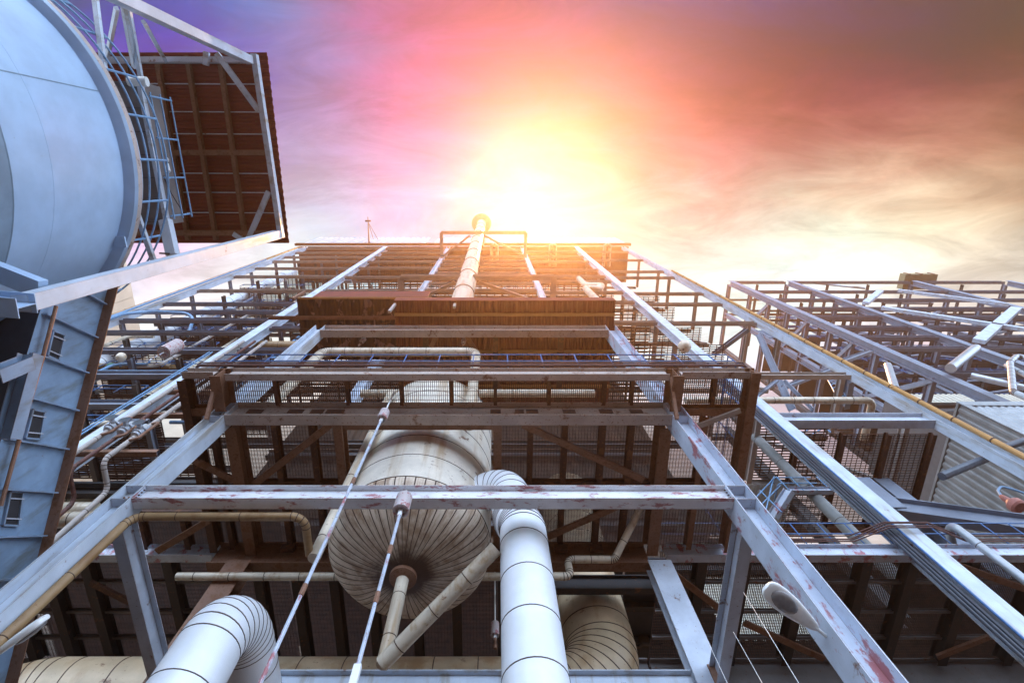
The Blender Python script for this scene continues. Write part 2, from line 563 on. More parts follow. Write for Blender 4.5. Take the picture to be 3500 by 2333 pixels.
        for i in range(len(prof) - 1):
            for j in range(n):
                a, c = o + i * n + j, o + i * n + (j + 1) % n
                self.f.append([a, c, c + n, a + n])
                self.m.append(1 if (g[j] and prof[i][2] == 2) else (prof[i][2] if prof[i][2] != 2 else 0))
        self.f.append([o + j for j in range(n - 1, -1, -1)])
        self.f.append([o + (len(prof) - 1) * n + j for j in range(n)])
        self.m += [mi, mi]
        return self

    def corrugated(self, org, du, dv, nrm, pitch=0.2, depth=0.04, t=0.004, mi=0):
        """trapezoid sheet: ribs run along dv, repeat along du"""
        org, du, dv, nrm = Vector(org), Vector(du), Vector(dv), Vector(nrm).normalized()
        L = du.length
        e = du / L
        n = max(1, int(L / pitch))
        p = L / n
        line = []
        for k in range(n):
            s = k * p
            line += [(s, 0), (s + p * 0.35, 0), (s + p * 0.5, depth), (s + p * 0.85, depth)]
        line.append((L, 0))
        o = len(self.v)
        c = len(line)
        for off_ in (0, t):
            for end in (0, 1):
                self.v += [org + e * s + nrm * (h + off_) + dv * end for s, h in line]
        for k in range(c - 1):
            self.f.append([o + k, o + k + 1, o + c + k + 1, o + c + k])
            self.f.append([o + 2 * c + k, o + 3 * c + k, o + 3 * c + k + 1, o + 2 * c + k + 1])
            self.f.append([o + k, o + 2 * c + k, o + 2 * c + k + 1, o + k + 1])
            self.f.append([o + c + k, o + c + k + 1, o + 3 * c + k + 1, o + 3 * c + k])
            self.m += [mi] * 4
        self.f.append([o, o + c, o + 3 * c, o + 2 * c])
        self.f.append([o + c - 1, o + 3 * c - 1, o + 4 * c - 1, o + 2 * c - 1][::1])
        self.m += [mi, mi]
        return self

    def grating(self, x0, x1, y0, y1, z, along='X', sp=0.045, cs=0.09, d=0.035, w=0.011):
        if along == 'X':
            y = y0
            while y < y1:
                self.box(x0, x1, y, y + w, z - d, z)
                y += sp
            x = x0
            while x < x1:
                self.box(x, x + w * 0.9, y0, y1, z - d * 0.5, z - 0.003)
                x += cs
        else:
            x = x0
            while x < x1:
                self.box(x, x + w, y0, y1, z - d, z)
                x += sp
            y = y0
            while y < y1:
                self.box(x0, x1, y, y + w * 0.9, z - d * 0.5, z - 0.003)
                y += cs
        return self


def build(name, mb, mats, parent=None, smooth=30):
    me = bpy.data.meshes.new(name)
    o = bpy.data.objects.new(name, me)
    COL.objects.link(o)
    off_ = Vector((0, 0, 0))
    p = parent
    while p is not None:
        off_ += p.location
        p = p.parent
    me.from_pydata([v - off_ for v in mb.v], [], mb.f)
    mats = mats if isinstance(mats, (list, tuple)) else [mats]
    for k in mats:
        me.materials.append(M[k])
    me.polygons.foreach_set('material_index', [min(i, len(mats) - 1) for i in mb.m])
    me.polygons.foreach_set('use_smooth', [True] * len(me.polygons))
    me.update()
    me.set_sharp_from_angle(angle=radians(smooth))
    if parent is not None:
        o.parent = parent
    return o


def tag(o, label, cat, group=None):
    o['label'], o['category'], o['kind'] = label, cat, 'thing'
    if group:
        o['group'] = group
    return o


def thing(name, label, cat, loc=(0, 0, 0), group=None):
    o = bpy.data.objects.new(name, None)
    COL.objects.link(o)
    o.location = loc
    o.empty_display_size = 0.3
    return tag(o, label, cat, group)


def setting(name, mb, mat, kind='structure'):
    o = build(name, mb, mat)
    o['kind'] = kind
    return o


def V(x, y, z):
    return Vector((x, y, z))


exec_parts = []
# ================================================================== the ground
setting('ground', MB().box(-400, 400, -400, 400, -2.0, -1.7), 'ground')

# ================================================================== front bay: columns and cross beams
FY = 6.3           # front face of the front columns
LX0, LX1, RX0, RX1 = -7.9, -7.45, 4.96, 5.43
PZ = 14.05         # top of platform steel
ROOFZ = 22.7


def h_column(name, label, x0, x1, y0, y1, z0, z1, mat, web='X', group=None, bolts=None):
    t = thing(name, label, 'column', ((x0 + x1) / 2, (y0 + y1) / 2, z0), group)
    cx, cy = (x0 + x1) / 2, (y0 + y1) / 2
    if web == 'X':
        mb = MB().ibeam((cx, cy, z0), (cx, cy, z1), x1 - x0, y1 - y0, up=(1, 0, 0), tf=0.028, tw=0.02)
    else:
        mb = MB().ibeam((cx, cy, z0), (cx, cy, z1), y1 - y0, x1 - x0, up=(0, 1, 0), tf=0.03, tw=0.02)
    build('shaft', mb, mat, t)
    build('base_plate', MB().box(x0 - .2, x1 + .2, y0 - .2, y1 + .2, z0 - .0, z0 + .04), mat, t)
    return t


colL = h_column('steel_column', 'pale blue grey H column with a slim pipe strapped along its side', LX0, LX1, FY, 6.75, -1.7, ROOFZ - .3, 'steel_clean')
colR = h_column('steel_column', 'pale blue H column scuffed red with the oval street lamp on it', RX0, RX1, FY, 6.83, -1.7, ROOFZ - .3, 'steel_red')
h_column('steel_column', 'grey scraped column behind the white pipe carrying the platform rear beam', 4.65, 5.35, 11.0, 11.42, -1.7, 13.07, 'steel', 'Y')
h_column('steel_column', 'shaded rear column beneath the platform behind the elbow pipe', -8.0, -7.3, 11.0, 11.42, -1.7, 13.07, 'joist_worn', 'Y')

t = thing('cross_beam', 'white I beam with scraped red primer tying the two front columns', 'beam', (-7.45, 6.43, 9.3))
build('web_and_flanges', MB().ibeam((LX1, 6.44, 9.54), (RX0, 6.44, 9.54), 0.48, 0.26, tf=0.022, tw=0.014), 'beam_red', t)
for x, s in ((LX1, 1), (RX0, -1)):
    b = MB()
    b.box(min(x, x + s * .02), max(x, x + s * .02), 6.30, 6.425, 9.34, 9.74)
    build('end_plate', b, 'steel_red', t)
    b = MB()
    for j in range(4):
        z = 9.40 + j * .09
        b.lathe(0, 0, [(.018, 0, 0), (.018, .03, 0)], 6, ax=(s, 0, 0), org=(x + s * .02, 6.36, z))
    build('bolt_row', b, 'seam', t)

for X in (5.2, -7.68):
    z = 9.23
    t = thing('depth_beam', ('shaded I beam running back from the red scuffed column to the rear column' if X > 0 else
                             'bright sided I beam running back from the left pipe column above the elbow'), 'beam', (X, 6.83, z))
    if X < 0:
        t['label'] = 'bright sided I beam running back above the elbow pipe under the platform'
    build('web_and_flanges', MB().ibeam((X, 6.84, z), (X, 10.99, z), 0.46, 0.26), 'steel', t)
    build('end_plate', MB().box(X - .16, X + .16, 10.965, 10.995, 8.94, 9.5), 'joist_worn', t)

t = thing('rear_cross_beam', 'grey I beam low behind the white pipes in front of the rusty drum', 'beam', (-7.3, 11.2, 9.0))
build('web_and_flanges', MB().ibeam((-7.3, 11.2, 9.15), (4.65, 11.2, 9.15), 0.56, 0.3), 'steel_clean', t)

for col, xs, sgn in ((colR, (5.02, 5.12, 5.32), 1), (colL, (-7.83, -7.73, -7.55), 1)):
    yb = (FY + (6.83 if col is colR else 6.75)) / 2 - .011
    for zc in (9.45, 9.6, 13.4, 13.7):
        mb = MB()
        for x in xs:
            mb.lathe(0, 0, [(.022, 0, 0), (.022, .028, 0)], 6, ax=(0, -1, 0), org=(x, yb, zc))
        build('bolt_row', mb, 'joist_worn', col)
    for zc in (9.3, 9.78, 13.2, 14.05):
        x0, x1 = (RX0 + .03, RX1 - .03) if col is colR else (LX0 + .03, LX1 - .03)
        build('stiffener_plate', MB().box(x0, x1, FY + .02, yb - .001, zc - .008, zc + .008), 'steel', col)

# ================================================================== the grated platform between and beyond the columns
plat = thing('platform', 'rusty grated platform slung between the two front columns', 'platform', (0, 5.2, PZ))
build('main_beam', MB().ibeam((LX1, 6.45, 13.625), (RX0, 6.45, 13.625), 0.85, 0.32, tf=0.03, tw=0.018), 'steel_rusty', plat)
build('edge_beam', MB().ibeam((-7.45, 5.32, 13.80), (4.9, 5.32, 13.80), 0.50, 0.2), 'steel_rusty', plat)
build('edge_beam', MB().ibeam((-8.73, 5.32, 13.88), (-7.85, 5.32, 13.88), 0.34, 0.2), 'steel_rusty', plat)
build('edge_beam', MB().ibeam((5.3, 5.32, 13.88), (7.2, 5.32, 13.88), 0.34, 0.2), 'steel_rusty', plat)
for x in (-7.65, 5.1):
    build('cantilever_beam', MB().ibeam((x, 5.23, 13.72), (x, 6.29, 13.72), 0.62, 0.3), 'joist_worn', plat)
    build('knee_brace', MB().bar((x - .12, 5.4, 13.75), (x - .12, 6.28, 12.9), 0.09, 0.10), 'joist_worn', plat)
build('cross_joist', MB().ibeam((-8.7, 6.45, 13.86), (-7.92, 6.45, 13.86), 0.34, 0.22), 'joist_worn', plat)
build('cross_joist', MB().ibeam((5.45, 6.45, 13.86), (7.2, 6.45, 13.86), 0.34, 0.22), 'joist_worn', plat)
build('end_beam', MB().ibeam((7.32, 5.22, 13.82), (7.32, 11.2, 13.82), 0.44, 0.26), 'joist_worn', plat)
build('end_beam', MB().ibeam((-8.72, 5.45, 13.82), (-8.72, 11.2, 13.82), 0.44, 0.24), 'joist', plat)
for x, w_, mt in ((1.09, .14, 'joist'), (2.1, .16, 'joist'), (3.19, .17, 'joist'), (4.03, .17, 'joist'), (6.14, .17, 'joist_worn'),
                  (-6.38, .17, 'joist'), (-5.28, .17, 'joist'), (-8.2, .14, 'joist')):
    build('joist', MB().ibeam((x, 6.62, 13.88), (x, 11.2, 13.88), 0.28, w_), mt, plat)
for x in (4.92, -7.5):
    build('main_joist', MB().ibeam((x, 6.84, 13.75), (x, 11.2, 13.75), 0.56, 0.34), 'joist_worn', plat)
for x in (.12, -4.46):
    build('opening_frame', MB().ibeam((x, 6.62, 13.78), (x, 11.2, 13.78), 0.5, 0.24), 'joist_worn', plat)
build('opening_frame', MB().ibeam((-4.3, 6.86, 13.80), (0.0, 6.86, 13.80), 0.46, 0.16), 'joist_worn', plat)
for x0, x1 in ((.25, 4.74), (-7.3, -4.6), (5.1, 7.2)):
    build('cross_joist', MB().ibeam((x0, 8.86, 13.90), (x1, 8.86, 13.90), 0.2, 0.14), 'joist', plat)
SO = 13.62
for (p, q) in ((zI(1400, 640), zI(700, 1190)), (zJ(560, 490), zJ(1370, 860)), (zL(580, 500), zL(1140, 255)), (zI(170, 975), zI(520, 1150)),
               (zH(1010, 720), zH(1345, 520))):
    build('soffit_brace', MB().bar(at(*p, Z=SO), at(*q, Z=SO), 0.2, 0.08), 'joist_worn', plat)
p, q = zJ(1700, 515), zJ(2020, 395)
build('soffit_brace', MB().bar(at(*p, Z=SO), at(*q, Z=SO), 0.14, 0.08), 'mid_steel', plat)
# gratings, one panel per bay
G = lambda *a, **k: build('grating_panel', MB().grating(*a, **k), 'grate', plat)
G(-8.6, 7.2, 5.24, 6.40, PZ + .035, along='Y', sp=.06, cs=.14)
for x0, x1 in ((-8.6, -7.6), (-7.4, -4.55), (0.2, 4.85), (5.0, 7.25)):
    G(x0, x1, 6.5, 11.3, PZ + .035)
G(-10.9, -8.85, 9.9, 11.3, PZ + .035)
build('cross_joist', MB().ibeam((-11.0, 9.85, 13.86), (-8.85, 9.85, 13.86), .34, .2), 'joist', plat)
for x in (-9.6, -10.95):
    build('joist', MB().ibeam((x, 9.95, 13.88), (x, 11.2, 13.88), .28, .17), 'joist', plat)
build('rear_beam', MB().ibeam((-8.7, 11.30, 13.56), (4.8, 11.30, 13.56), 0.94, 0.34), 'joist_worn', plat)
for z_, xs in ((zI, ((780, 910), (1120, 1250), (1310, 1420), (1440, 1590))), (zJ, ((345, 415), (510, 570), (585, 665), (830, 915), (1075, 1165), (1280, 1365)))):
    for a_, c_ in xs:
        xa, xc = at(*z_(a_, 400), Y=6.42).x, at(*z_(c_, 400), Y=6.42).x
        build('rust_stain_plate', MB().box(xa * 1.0, xc, 6.424, 6.438, 13.62, 13.86), 'joist', plat)  # thin dark plates drawn for the rectangular rust stains on the web
for x in (-6.2, -4.17, -2.63, -1.2, .06, 1.6, 3.17, 3.97, 6.3):
    build('cross_joist', MB().ibeam((x, 5.44, 13.9), (x, 6.28, 13.9), .2, .1), 'joist', plat)
for x in (-6.4, -5.3, -4.4, .1, 1.1, 2.1, 3.2, 4.0):
    build('bearing_pad', MB().box(x - .2, x + .2, 10.98, 11.12, 13.52, 13.74), 'joist', plat)


def handrail(name, label, pts, h, posts, r=.024, mat='rail', rails=(1.0, .52), mid=True, group=None, toe=False):
    t = thing(name, label, 'handrail', pts[0], group)
    for k, f in enumerate(rails):
        build('top_rail' if k == 0 else 'mid_rail', MB().tube([p + V(0, 0, h * f) for p in pts], r, 8, bend=.15), mat, t)
    for p in posts:
        build('post', MB().tube([p, p + V(0, 0, h)], r * .95, 8), mat, t)
    return t


handrail('handrail', 'blue pipe handrail along the front edge of the rusty platform', [V(-8.3, 5.25, PZ + .04), V(7.2, 5.25, PZ + .04)], 1.2,
         [V(-.6 + 1.03 * k, 5.25, PZ + .04) for k in range(-7, 8)], .021)
handrail('handrail', 'blue handrail at the scuffed column side end of the platform', [V(7.25, 5.3, PZ + .04), V(7.25, 11.0, PZ + .04)], 1.2,
         [V(7.25, 5.3 + 1.1 * k, PZ + .04) for k in range(6)], .021)
for k, (dy, dz) in enumerate(((0, .07), (.0, .13), (.05, .10), (-.03, .19))):
    lab = ['lowest rust brown conduit', 'second rust brown conduit', 'rear rust brown conduit', 'topmost rust brown conduit'][k]
    tag(build('conduit', MB().tube([V(-8.6, 5.5 + dy, PZ - .1), V(-8.5, 5.16 + dy, PZ + dz), V(7.2, 5.16 + dy, PZ + dz), V(7.5, 5.5, PZ - .2)], .022, 6, bend=.1), 'conduit'),
        lab + ' of the bundle under the blue front handrail', 'conduit', 'conduits along the front platform edge')

# ================================================================== side wings of the platform level
def wing(label, x0, x1, joists, skip=None):
    t = thing('platform_wing', label, 'platform', (x0, 11.4, PZ))
    build('edge_beam', MB().ibeam((x0, 11.36, 13.79), (x1, 11.36, 13.79), 0.52, 0.28), 'steel_red', t)
    build('rear_beam', MB().ibeam((x0, 16.0, 13.4), (x1, 16.0, 13.4), 1.1, 0.36), 'mid_dark', t)
    for x in joists:
        build('joist', MB().ibeam((x, 11.52, 13.82), (x, 15.8, 13.82), 0.42, 0.3), 'joist_shade', t)
    for y in (12.6, 13.8, 14.9):
        if skip:
            for a, c in ((x0, skip[0]), (skip[1], x1)):
                build('purlin', MB().ibeam((a, y, 13.95), (c, y, 13.95), 0.14, 0.1), 'mid_dark', t)
        else:
            build('purlin', MB().ibeam((x0, y, 13.95), (x1, y, 13.95), 0.14, 0.1), 'mid_dark', t)
    return t


wr = wing('grated walkway with white edge beam behind the cable clad column', 5.4, 26, [6.6, 8.0, 9.9, 11.8, 13.3, 15.2, 17.4, 19.8, 22.5])
build('grating_panel', MB().grating(5.4, 26, 11.45, 16, PZ + .035, along='Y', sp=.06, cs=.12), 'grate', wr)
wl_ = wing('dark grated walkway above the rusty drum beside the inclined duct', -20, -8.75, [-18.5, -17, -15.5, -14.2, -12.9, -11.6, -10.3])
build('grating_panel', MB().grating(-20, -8.8, 11.45, 16, PZ + .035, along='X', sp=.055, cs=.11), 'grate', wl_)
wc = thing('platform_wing', 'dark grated floor behind the round vessel and the white pipes', 'platform', (-8, 11.5, PZ))
build('grating_panel', MB().grating(-8.6, 2.0, 11.5, 16, PZ + .035, along='X', sp=.055, cs=.11), 'grate', wc)
build('rear_beam', MB().ibeam((-8.6, 16.0, 13.4), (5.3, 16.0, 13.4), 1.1, 0.36), 'mid_dark', wc)
for x in (-7.5, -6.3, -5.1, -3.9, -2.5, -1.2, .3, 1.6):
    build('joist', MB().ibeam((x, 11.5, 13.82), (x, 15.8, 13.82), 0.42, 0.28), 'joist_shade', wc)
build('opening_frame', MB().ibeam((1.7, 12.5, 13.7), (5.2, 12.5, 13.7), 0.6, 0.25), 'joist_shade', wc)
for (p, q) in ((zE(0, 860), zE(340, 1120)), (zE(460, 1180), zE(970, 1410)), (zE(1700, 1400), zE(2030, 1270)), (zE(1690, 760), zE(2259, 960))):
    build('soffit_brace', MB().bar(at(*p, Z=13.5), at(*q, Z=13.5), 0.2, 0.09), 'joist_worn', wr)
for (p, q) in ((zH(580, 920), zH(1000, 1130)),):
    build('soffit_brace', MB().bar(at(*p, Z=13.5), at(*q, Z=13.5), 0.2, 0.09), 'joist', wl_)
px0 = [at(*zE(x, 688), Y=11.3).x for x in (688, 875)]
stepx = px0[1] - px0[0]
handrail('handrail', 'blue handrail along the white beam behind the cable clad column', [V(5.6, 11.3, PZ), V(26, 11.3, PZ)], 1.15,
         [V(px0[0] + stepx * k, 11.3, PZ) for k in range(-1, 18) if px0[0] + stepx * k > 5.6], .022)
for k, (dy, dz) in enumerate(((0, .06), (0, .15), (.06, .24), (0, .33))):
    lab = ['lowest', 'second lowest', 'second highest', 'highest'][k]
    tag(build('conduit', MB().tube([V(5.7, 11.17 + dy, PZ + dz), V(11.6, 11.17 + dy, PZ + dz), V(12.7, 10.72 - dy * .5, PZ + dz + .1), V(14.1, 10.72 - dy * .5, PZ + dz + .1),
                                  V(15.2, 11.17 + dy, PZ + dz), V(20.5, 11.17 + dy, PZ + dz)], .022, 6, bend=.3), 'conduit'),
        lab + ' rust red conduit looping round the cable clad column', 'conduit', 'conduits along the walkway behind the cable clad column')

# ================================================================== roof sheeting above the platform
roof = thing('canopy_roof', 'brown stained corrugated roof over the front platform', 'roof', (-4.4, 5.3, ROOFZ))
build('sheeting', MB().corrugated((-4.4, 5.28, ROOFZ), (9.83, 0, 0), (0, 5.6, 0), (0, 0, 1), .22, .05), 'soffit', roof)
build('fascia', MB().box(-4.4, 5.43, 5.24, 5.275, ROOFZ - .05, ROOFZ + .55), 'soffit', roof)
for y in (5.87, 7.6, 9.3):
    build('purlin', MB().ibeam((-4.4, y, ROOFZ - .10), (5.43, y, ROOFZ - .10), .18, .1), 'bamboo', roof)
build('roof_beam', MB().ibeam((LX1, 6.46, 21.95), (RX0, 6.46, 21.95), .72, .34), 'steel_rusty', roof)
for x in (-4.36, -1.7):
    build('hanger_post', MB().bar((x, 5.42, 21.3 if x < -3 else 22.1), (x, 5.42, ROOFZ), .11), 'mid_steel', roof)
build('roof_beam', MB().ibeam((-7.4, 10.4, 21.95), (5, 10.4, 21.95), .6, .3), 'joist', roof)
for x0, x1 in ((-1.2, .9), (-2.5, -4.2)):
    build('soffit_brace', MB().bar((x0, 6.7, 22.1), (x1, 10.2, 22.1), .2, .1), 'joist_worn', roof)
for x in (-3.0, 0.1, 3.0):
    build('joist', MB().ibeam((x, 6.65, 22.2), (x, 10.2, 22.2), .4, .22), 'joist', roof)
roof1 = thing('canopy_roof', 'higher dark sheet roof with pale water stains beside the vent stack', 'roof', (-9.6, 5.65, 25))
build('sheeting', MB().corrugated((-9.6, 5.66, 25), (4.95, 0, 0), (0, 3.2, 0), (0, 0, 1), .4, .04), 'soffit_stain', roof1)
build('fascia', MB().box(-8.8, -3.2, 5.6, 5.64, 25.0, 26.3), 'soffit', roof1)
build('gutter', MB().bar((-9.5, 5.66, 24.93), (-3.0, 5.66, 24.93), .09), 'bamboo', roof1)
build('purlin', MB().ibeam((-10.8, 6.5, 24.4), (-4.5, 6.5, 24.4), .22, .14), 'joist_worn', roof1)
build('purlin', MB().ibeam((-9.5, 7.2, 24.7), (-4.7, 7.2, 24.7), .2, .12), 'joist', roof1)
build('end_post', MB().bar((-9.62, 5.62, 24.6), (-9.62, 5.62, 26.2), .12), 'joist_worn', roof1)
for x in (-9.2, -3.8):
    build('hanger_post', MB().bar((x, 7.8, 22.5), (x, 7.8, 25), .16), 'joist_worn', roof1)

# ================================================================== round vessel through the platform
VX, VY, VR = -2.17, 9.2, 2.1
ves = thing('pressure_vessel', 'round cream vessel with ribbed dome hanging through the platform', 'vessel', (VX, VY, 10.3))
prof = []
for z in (11.4, 12.5, 13.6, 14.7, 15.8, 16.9):
    prof += [(VR, z + .012, 0), (VR, z + 1.08, 1), (VR + .008, z + 1.082, 1), (VR + .008, z + 1.098, 1), (VR, z + 1.1, 0)]
prof[-1] = (VR, 18.0, 0)
prof += [(VR * cos(a), 18.0 + 1.0 * sin(a), 0) for a in [k * pi / 16 for k in range(1, 8)]]
build('shell', MB().lathe(VX, VY, prof, 64), ['vessel', 'seam'], ves, 20)
dome = [(.32, 10.36, 0)] + [(VR * sin(a), 11.4 - 1.05 * cos(a), 2) for a in [pi / 2 * k / 14 for k in range(2, 14)]] + [(VR, 11.39, 1), (VR + .012, 11.392, 1), (VR + .012, 11.412, 0), (VR, 11.414, 0)]
M['dome'], nt_, b_ = new_mat('streaked dome cladding')
st1 = tex(nt_, scale=3.0, detail=8)
cx_ = nt_.nodes.new('ShaderNodeTexCoord')
ln = nt_.nodes.new('ShaderNodeVectorMath')
ln.operation = 'MULTIPLY'
ln.inputs[1].default_value = (1, 1, 0)
nt_.links.new(cx_.outputs['Object'], ln.inputs[0])
l2 = nt_.nodes.new('ShaderNodeVectorMath')
l2.operation = 'LENGTH'
nt_.links.new(ln.outputs[0], l2.inputs[0])
ad = nt_.nodes.new('ShaderNodeMath')
ad.operation = 'MULTIPLY_ADD'
nt_.links.new(st1, ad.inputs[0])
ad.inputs[1].default_value = -1.0
nt_.links.new(l2.outputs['Value'], ad.inputs[2])
colr = mixc(nt_, step(nt_, tex(nt_, scale=2.4, detail=8, rough=.65), .42, .72, .85), (.62, .51, .39), (.27, .15, .075))
sx_ = nt_.nodes.new('ShaderNodeSeparateXYZ')
nt_.links.new(cx_.outputs['Object'], sx_.inputs[0])
an_ = nt_.nodes.new('ShaderNodeMath')
an_.operation = 'ARCTAN2'
nt_.links.new(sx_.outputs[0], an_.inputs[0])
nt_.links.new(sx_.outputs[1], an_.inputs[1])
cb_ = nt_.nodes.new('ShaderNodeCombineXYZ')
m1_ = nt_.nodes.new('ShaderNodeMath')
m1_.operation = 'MULTIPLY'
m1_.inputs[1].default_value = 11
nt_.links.new(an_.outputs[0], m1_.inputs[0])
nt_.links.new(m1_.outputs[0], cb_.inputs[0])
nt_.links.new(l2.outputs['Value'], cb_.inputs[1])
rn_ = nt_.nodes.new('ShaderNodeTexNoise')
rn_.inputs['Scale'].default_value = 1.0
rn_.inputs['Detail'].default_value = 7
rn_.inputs['Roughness'].default_value = .7
nt_.links.new(cb_.outputs[0], rn_.inputs['Vector'])
colr = mixc(nt_, step(nt_, rn_.outputs[0], .44, .66, .8), colr, (.20, .10, .045))
colr = mixc(nt_, step(nt_, ad.outputs[0], .45, -.05, .95), colr, (.045, .02, .012))
nt_.links.new(colr, b_.inputs['Base Color'])
b_.inputs['Roughness'].default_value = .5
build('domed_head', MB().lathe(VX, VY, dome, gores=52, gw=.0085), ['dome', 'seam'], ves, 20)
build('nozzle_collar', MB().lathe(VX, VY, [(.20, 10.22, 0), (.33, 10.26, 0), (.33, 10.40, 0)], 24), 'joist_worn', ves)
# drain pipe below the dome, and its run to the big pipe
tag(build('drain_pipe', MB().tube([V(VX, VY, 10.3), V(VX, VY, 7.95)], .15, 16, ring=1.15), ['clad_warm', 'seam']),
    'short cream pipe hanging straight down from the ribbed dome', 'pipe')
tag(build('drain_pipe', MB().tube([V(VX - .02, VY - .08, 7.9), V(.06, 7.45, 9.2)], .155, 16, ring=.9), ['clad_warm', 'seam']),
    'slanted cream pipe rising from the drain pipe to the white pipe', 'pipe')

# ================================================================== large white pipes
bp = build('riser_pipe', MB().tube([V(-1.0, 8.7, 12.55), V(.42, 8.0, 12.55), V(.50, 7.95, 10.75), V(.67, 7.62, 10.15), V(.67, 7.62, 1.0)], .50, 32, bend=.75, ring=1.05, ringarc=5, ringw=.022, r_end=.57),
           ['clad', 'seam'])
tag(bp, 'thick white clad pipe standing beside the ribbed vessel', 'pipe')
ep = build('elbow_pipe', MB().tube([V(-4.9, 7.74, -1.0), V(-4.9, 7.74, 8.05), V(-4.9, 13.5, 8.05)], .55, 32, bend=1.05, ring=1.1, ringarc=9, ringw=.02), ['clad', 'seam'])
tag(ep, 'white clad pipe bending over in a ribbed elbow below the platform', 'pipe')
dr = build('drum_pipe', MB().tube([V(-14.0, 14.0, 5), V(-14.0, 14.0, 10.9), V(3.3, 14.0, 10.9), V(3.3, 14.0, 21)], 1.12, 40, bend=1.7, ring=1.25, ringarc=10, ringw=.025, ringh=.01), ['clad_tan', 'seam'])
tag(dr, 'huge rust stained clad duct lying behind the low grey beam with a banded elbow', 'duct')

# pipe strapped to the left front column
tag(build('clad_pipe', MB().tube([V(-7.36, 6.62, -1), V(-7.36, 6.62, 9.12), V(-3.85, 6.62, 9.12), V(-3.85, 7.55, 9.12)], .085, 14, bend=.26, ring=1.3, ringarc=4, ringw=.015), ['clad_rust', 'seam']),
    'slim brown pipe running below the red scraped beam and down the column', 'pipe')
tag(build('clad_pipe', MB().tube([V(-3.72, 7.55, 9.0), V(-3.72, 7.5, 17.5)], .13, 16, ring=1.2), ['clad_warm', 'seam']),
    'straight cream pipe rising past the vessel side through the platform', 'pipe')
tag(build('clad_pipe', MB().tube([V(-7.3, 7.15, 15), V(-7.3, 7.15, 21.2), V(-.72, 7.15, 21.2), V(-.72, 7.15, 14.3)], .19, 16, bend=.42, ring=1.15, ringarc=6, ringw=.02), ['clad_warm', 'seam']),
    'cream clad pipe loop running level above the front handrail', 'pipe')
tag(build('clad_pipe', MB().tube([V(-5.5, 8.6, 20.1), V(4.2, 8.6, 20.1)], .17, 14, ring=1.4), ['clad_warm', 'seam']),
    'level cream pipe seen through the front strip of grating', 'pipe')
tag(build('clad_pipe', MB().tube([V(-9.0, 10.85, 12.2), V(1.2, 10.85, 12.2), V(2.2, 10.85, 12.2), V(2.2, 10.85, 12.9), V(3.6, 10.85, 12.9), V(4.6, 9.8, 14.0)], .11, 14, bend=.2, ring=1.0, ringarc=4), ['clad_warm', 'seam']),
    'tan pipe with a step in it under the platform rear beam', 'pipe')
tag(build('clad_pipe', MB().tube([V(-19.0, 12.0, 22), V(-19.0, 12.0, 36.9), V(-11.5, 12.0, 36.9)], .38, 20, bend=.9, ring=1.5, ringarc=7, ringw=.03), ['clad_rust', 'seam']),
    'thick brown pipe with an elbow above the left end of the handrail' if False else 'thick brown pipe with an elbow below the cantilevered dark roof', 'pipe')


# ================================================================== spring hangers
def hanger(label, x, y, z_top, z_can, z_bot, r=.13, h=.42, fork=False):
    t = thing('spring_hanger', label, 'pipe hanger', (x, y, z_can))
    build('rod', MB().tube([V(x, y, z_top), V(x, y, z_can + h)], .022, 8), 'lamp', t)
    build('spring_can', MB().lathe(x, y, [(r * .35, z_can + h + .03, 0), (r, z_can + h, 0), (r, z_can, 0), (r * .72, z_can - .01, 0), (r * .7, z_can + .05, 0)][::-1], 20), 'red_paint', t)
    build('clevis', MB().box(x - .035, x + .035, y - .025, y + .025, z_can - .16, z_can + .04), 'lamp', t)
    build('rod', MB().tube([V(x, y, z_can - .12), V(x, y, z_bot)], .031, 8), 'steel_red', t)
    for f in (.30, .62):
        z = z_can + (z_bot - z_can) * f
        build('turnbuckle', MB().tube([V(x, y, z), V(x, y, z - .22)], .042, 8), 'joist_worn', t)
    if fork:
        build('fork_end', MB().box(x - .05, x + .05, y - .035, y + .035, z_bot - .3, z_bot), 'lamp', t)
    return t


hanger('long white rod and spring can hanging from the platform main beam', -2.87, 5.95, 14.0, 12.25, 3.0)
hanger('red scuffed spring can on a flaking rod below the red scraped beam', -1.8, 6.2, 9.4, 8.72, 5.35, .16, .46, True)
hanger('small spring can against the dark roof above the clad pipe loop', -5.75, 6.9, 22.9, 21.9, 21.3, .11, .3)
hanger('small spring can on the clad pipe loop near its lower corner', -1.3, 6.9, 22.3, 21.75, 21.3, .11, .3)
hanger('small can hanging in the dark behind the drain pipe', 0.05, 11.6, 13.5, 10.9, 10.6, .11, .4)
hanger('faded red spring can among the open frame beams by the cream wall', -20.6, 10.5, 33.5, 31.0, 29.5, .42, 1.6)
hanger('faded red spring can hung high on the open frame beside a column', -13.2, 9.6, 39, 35.6, 34, .4, 1.5)

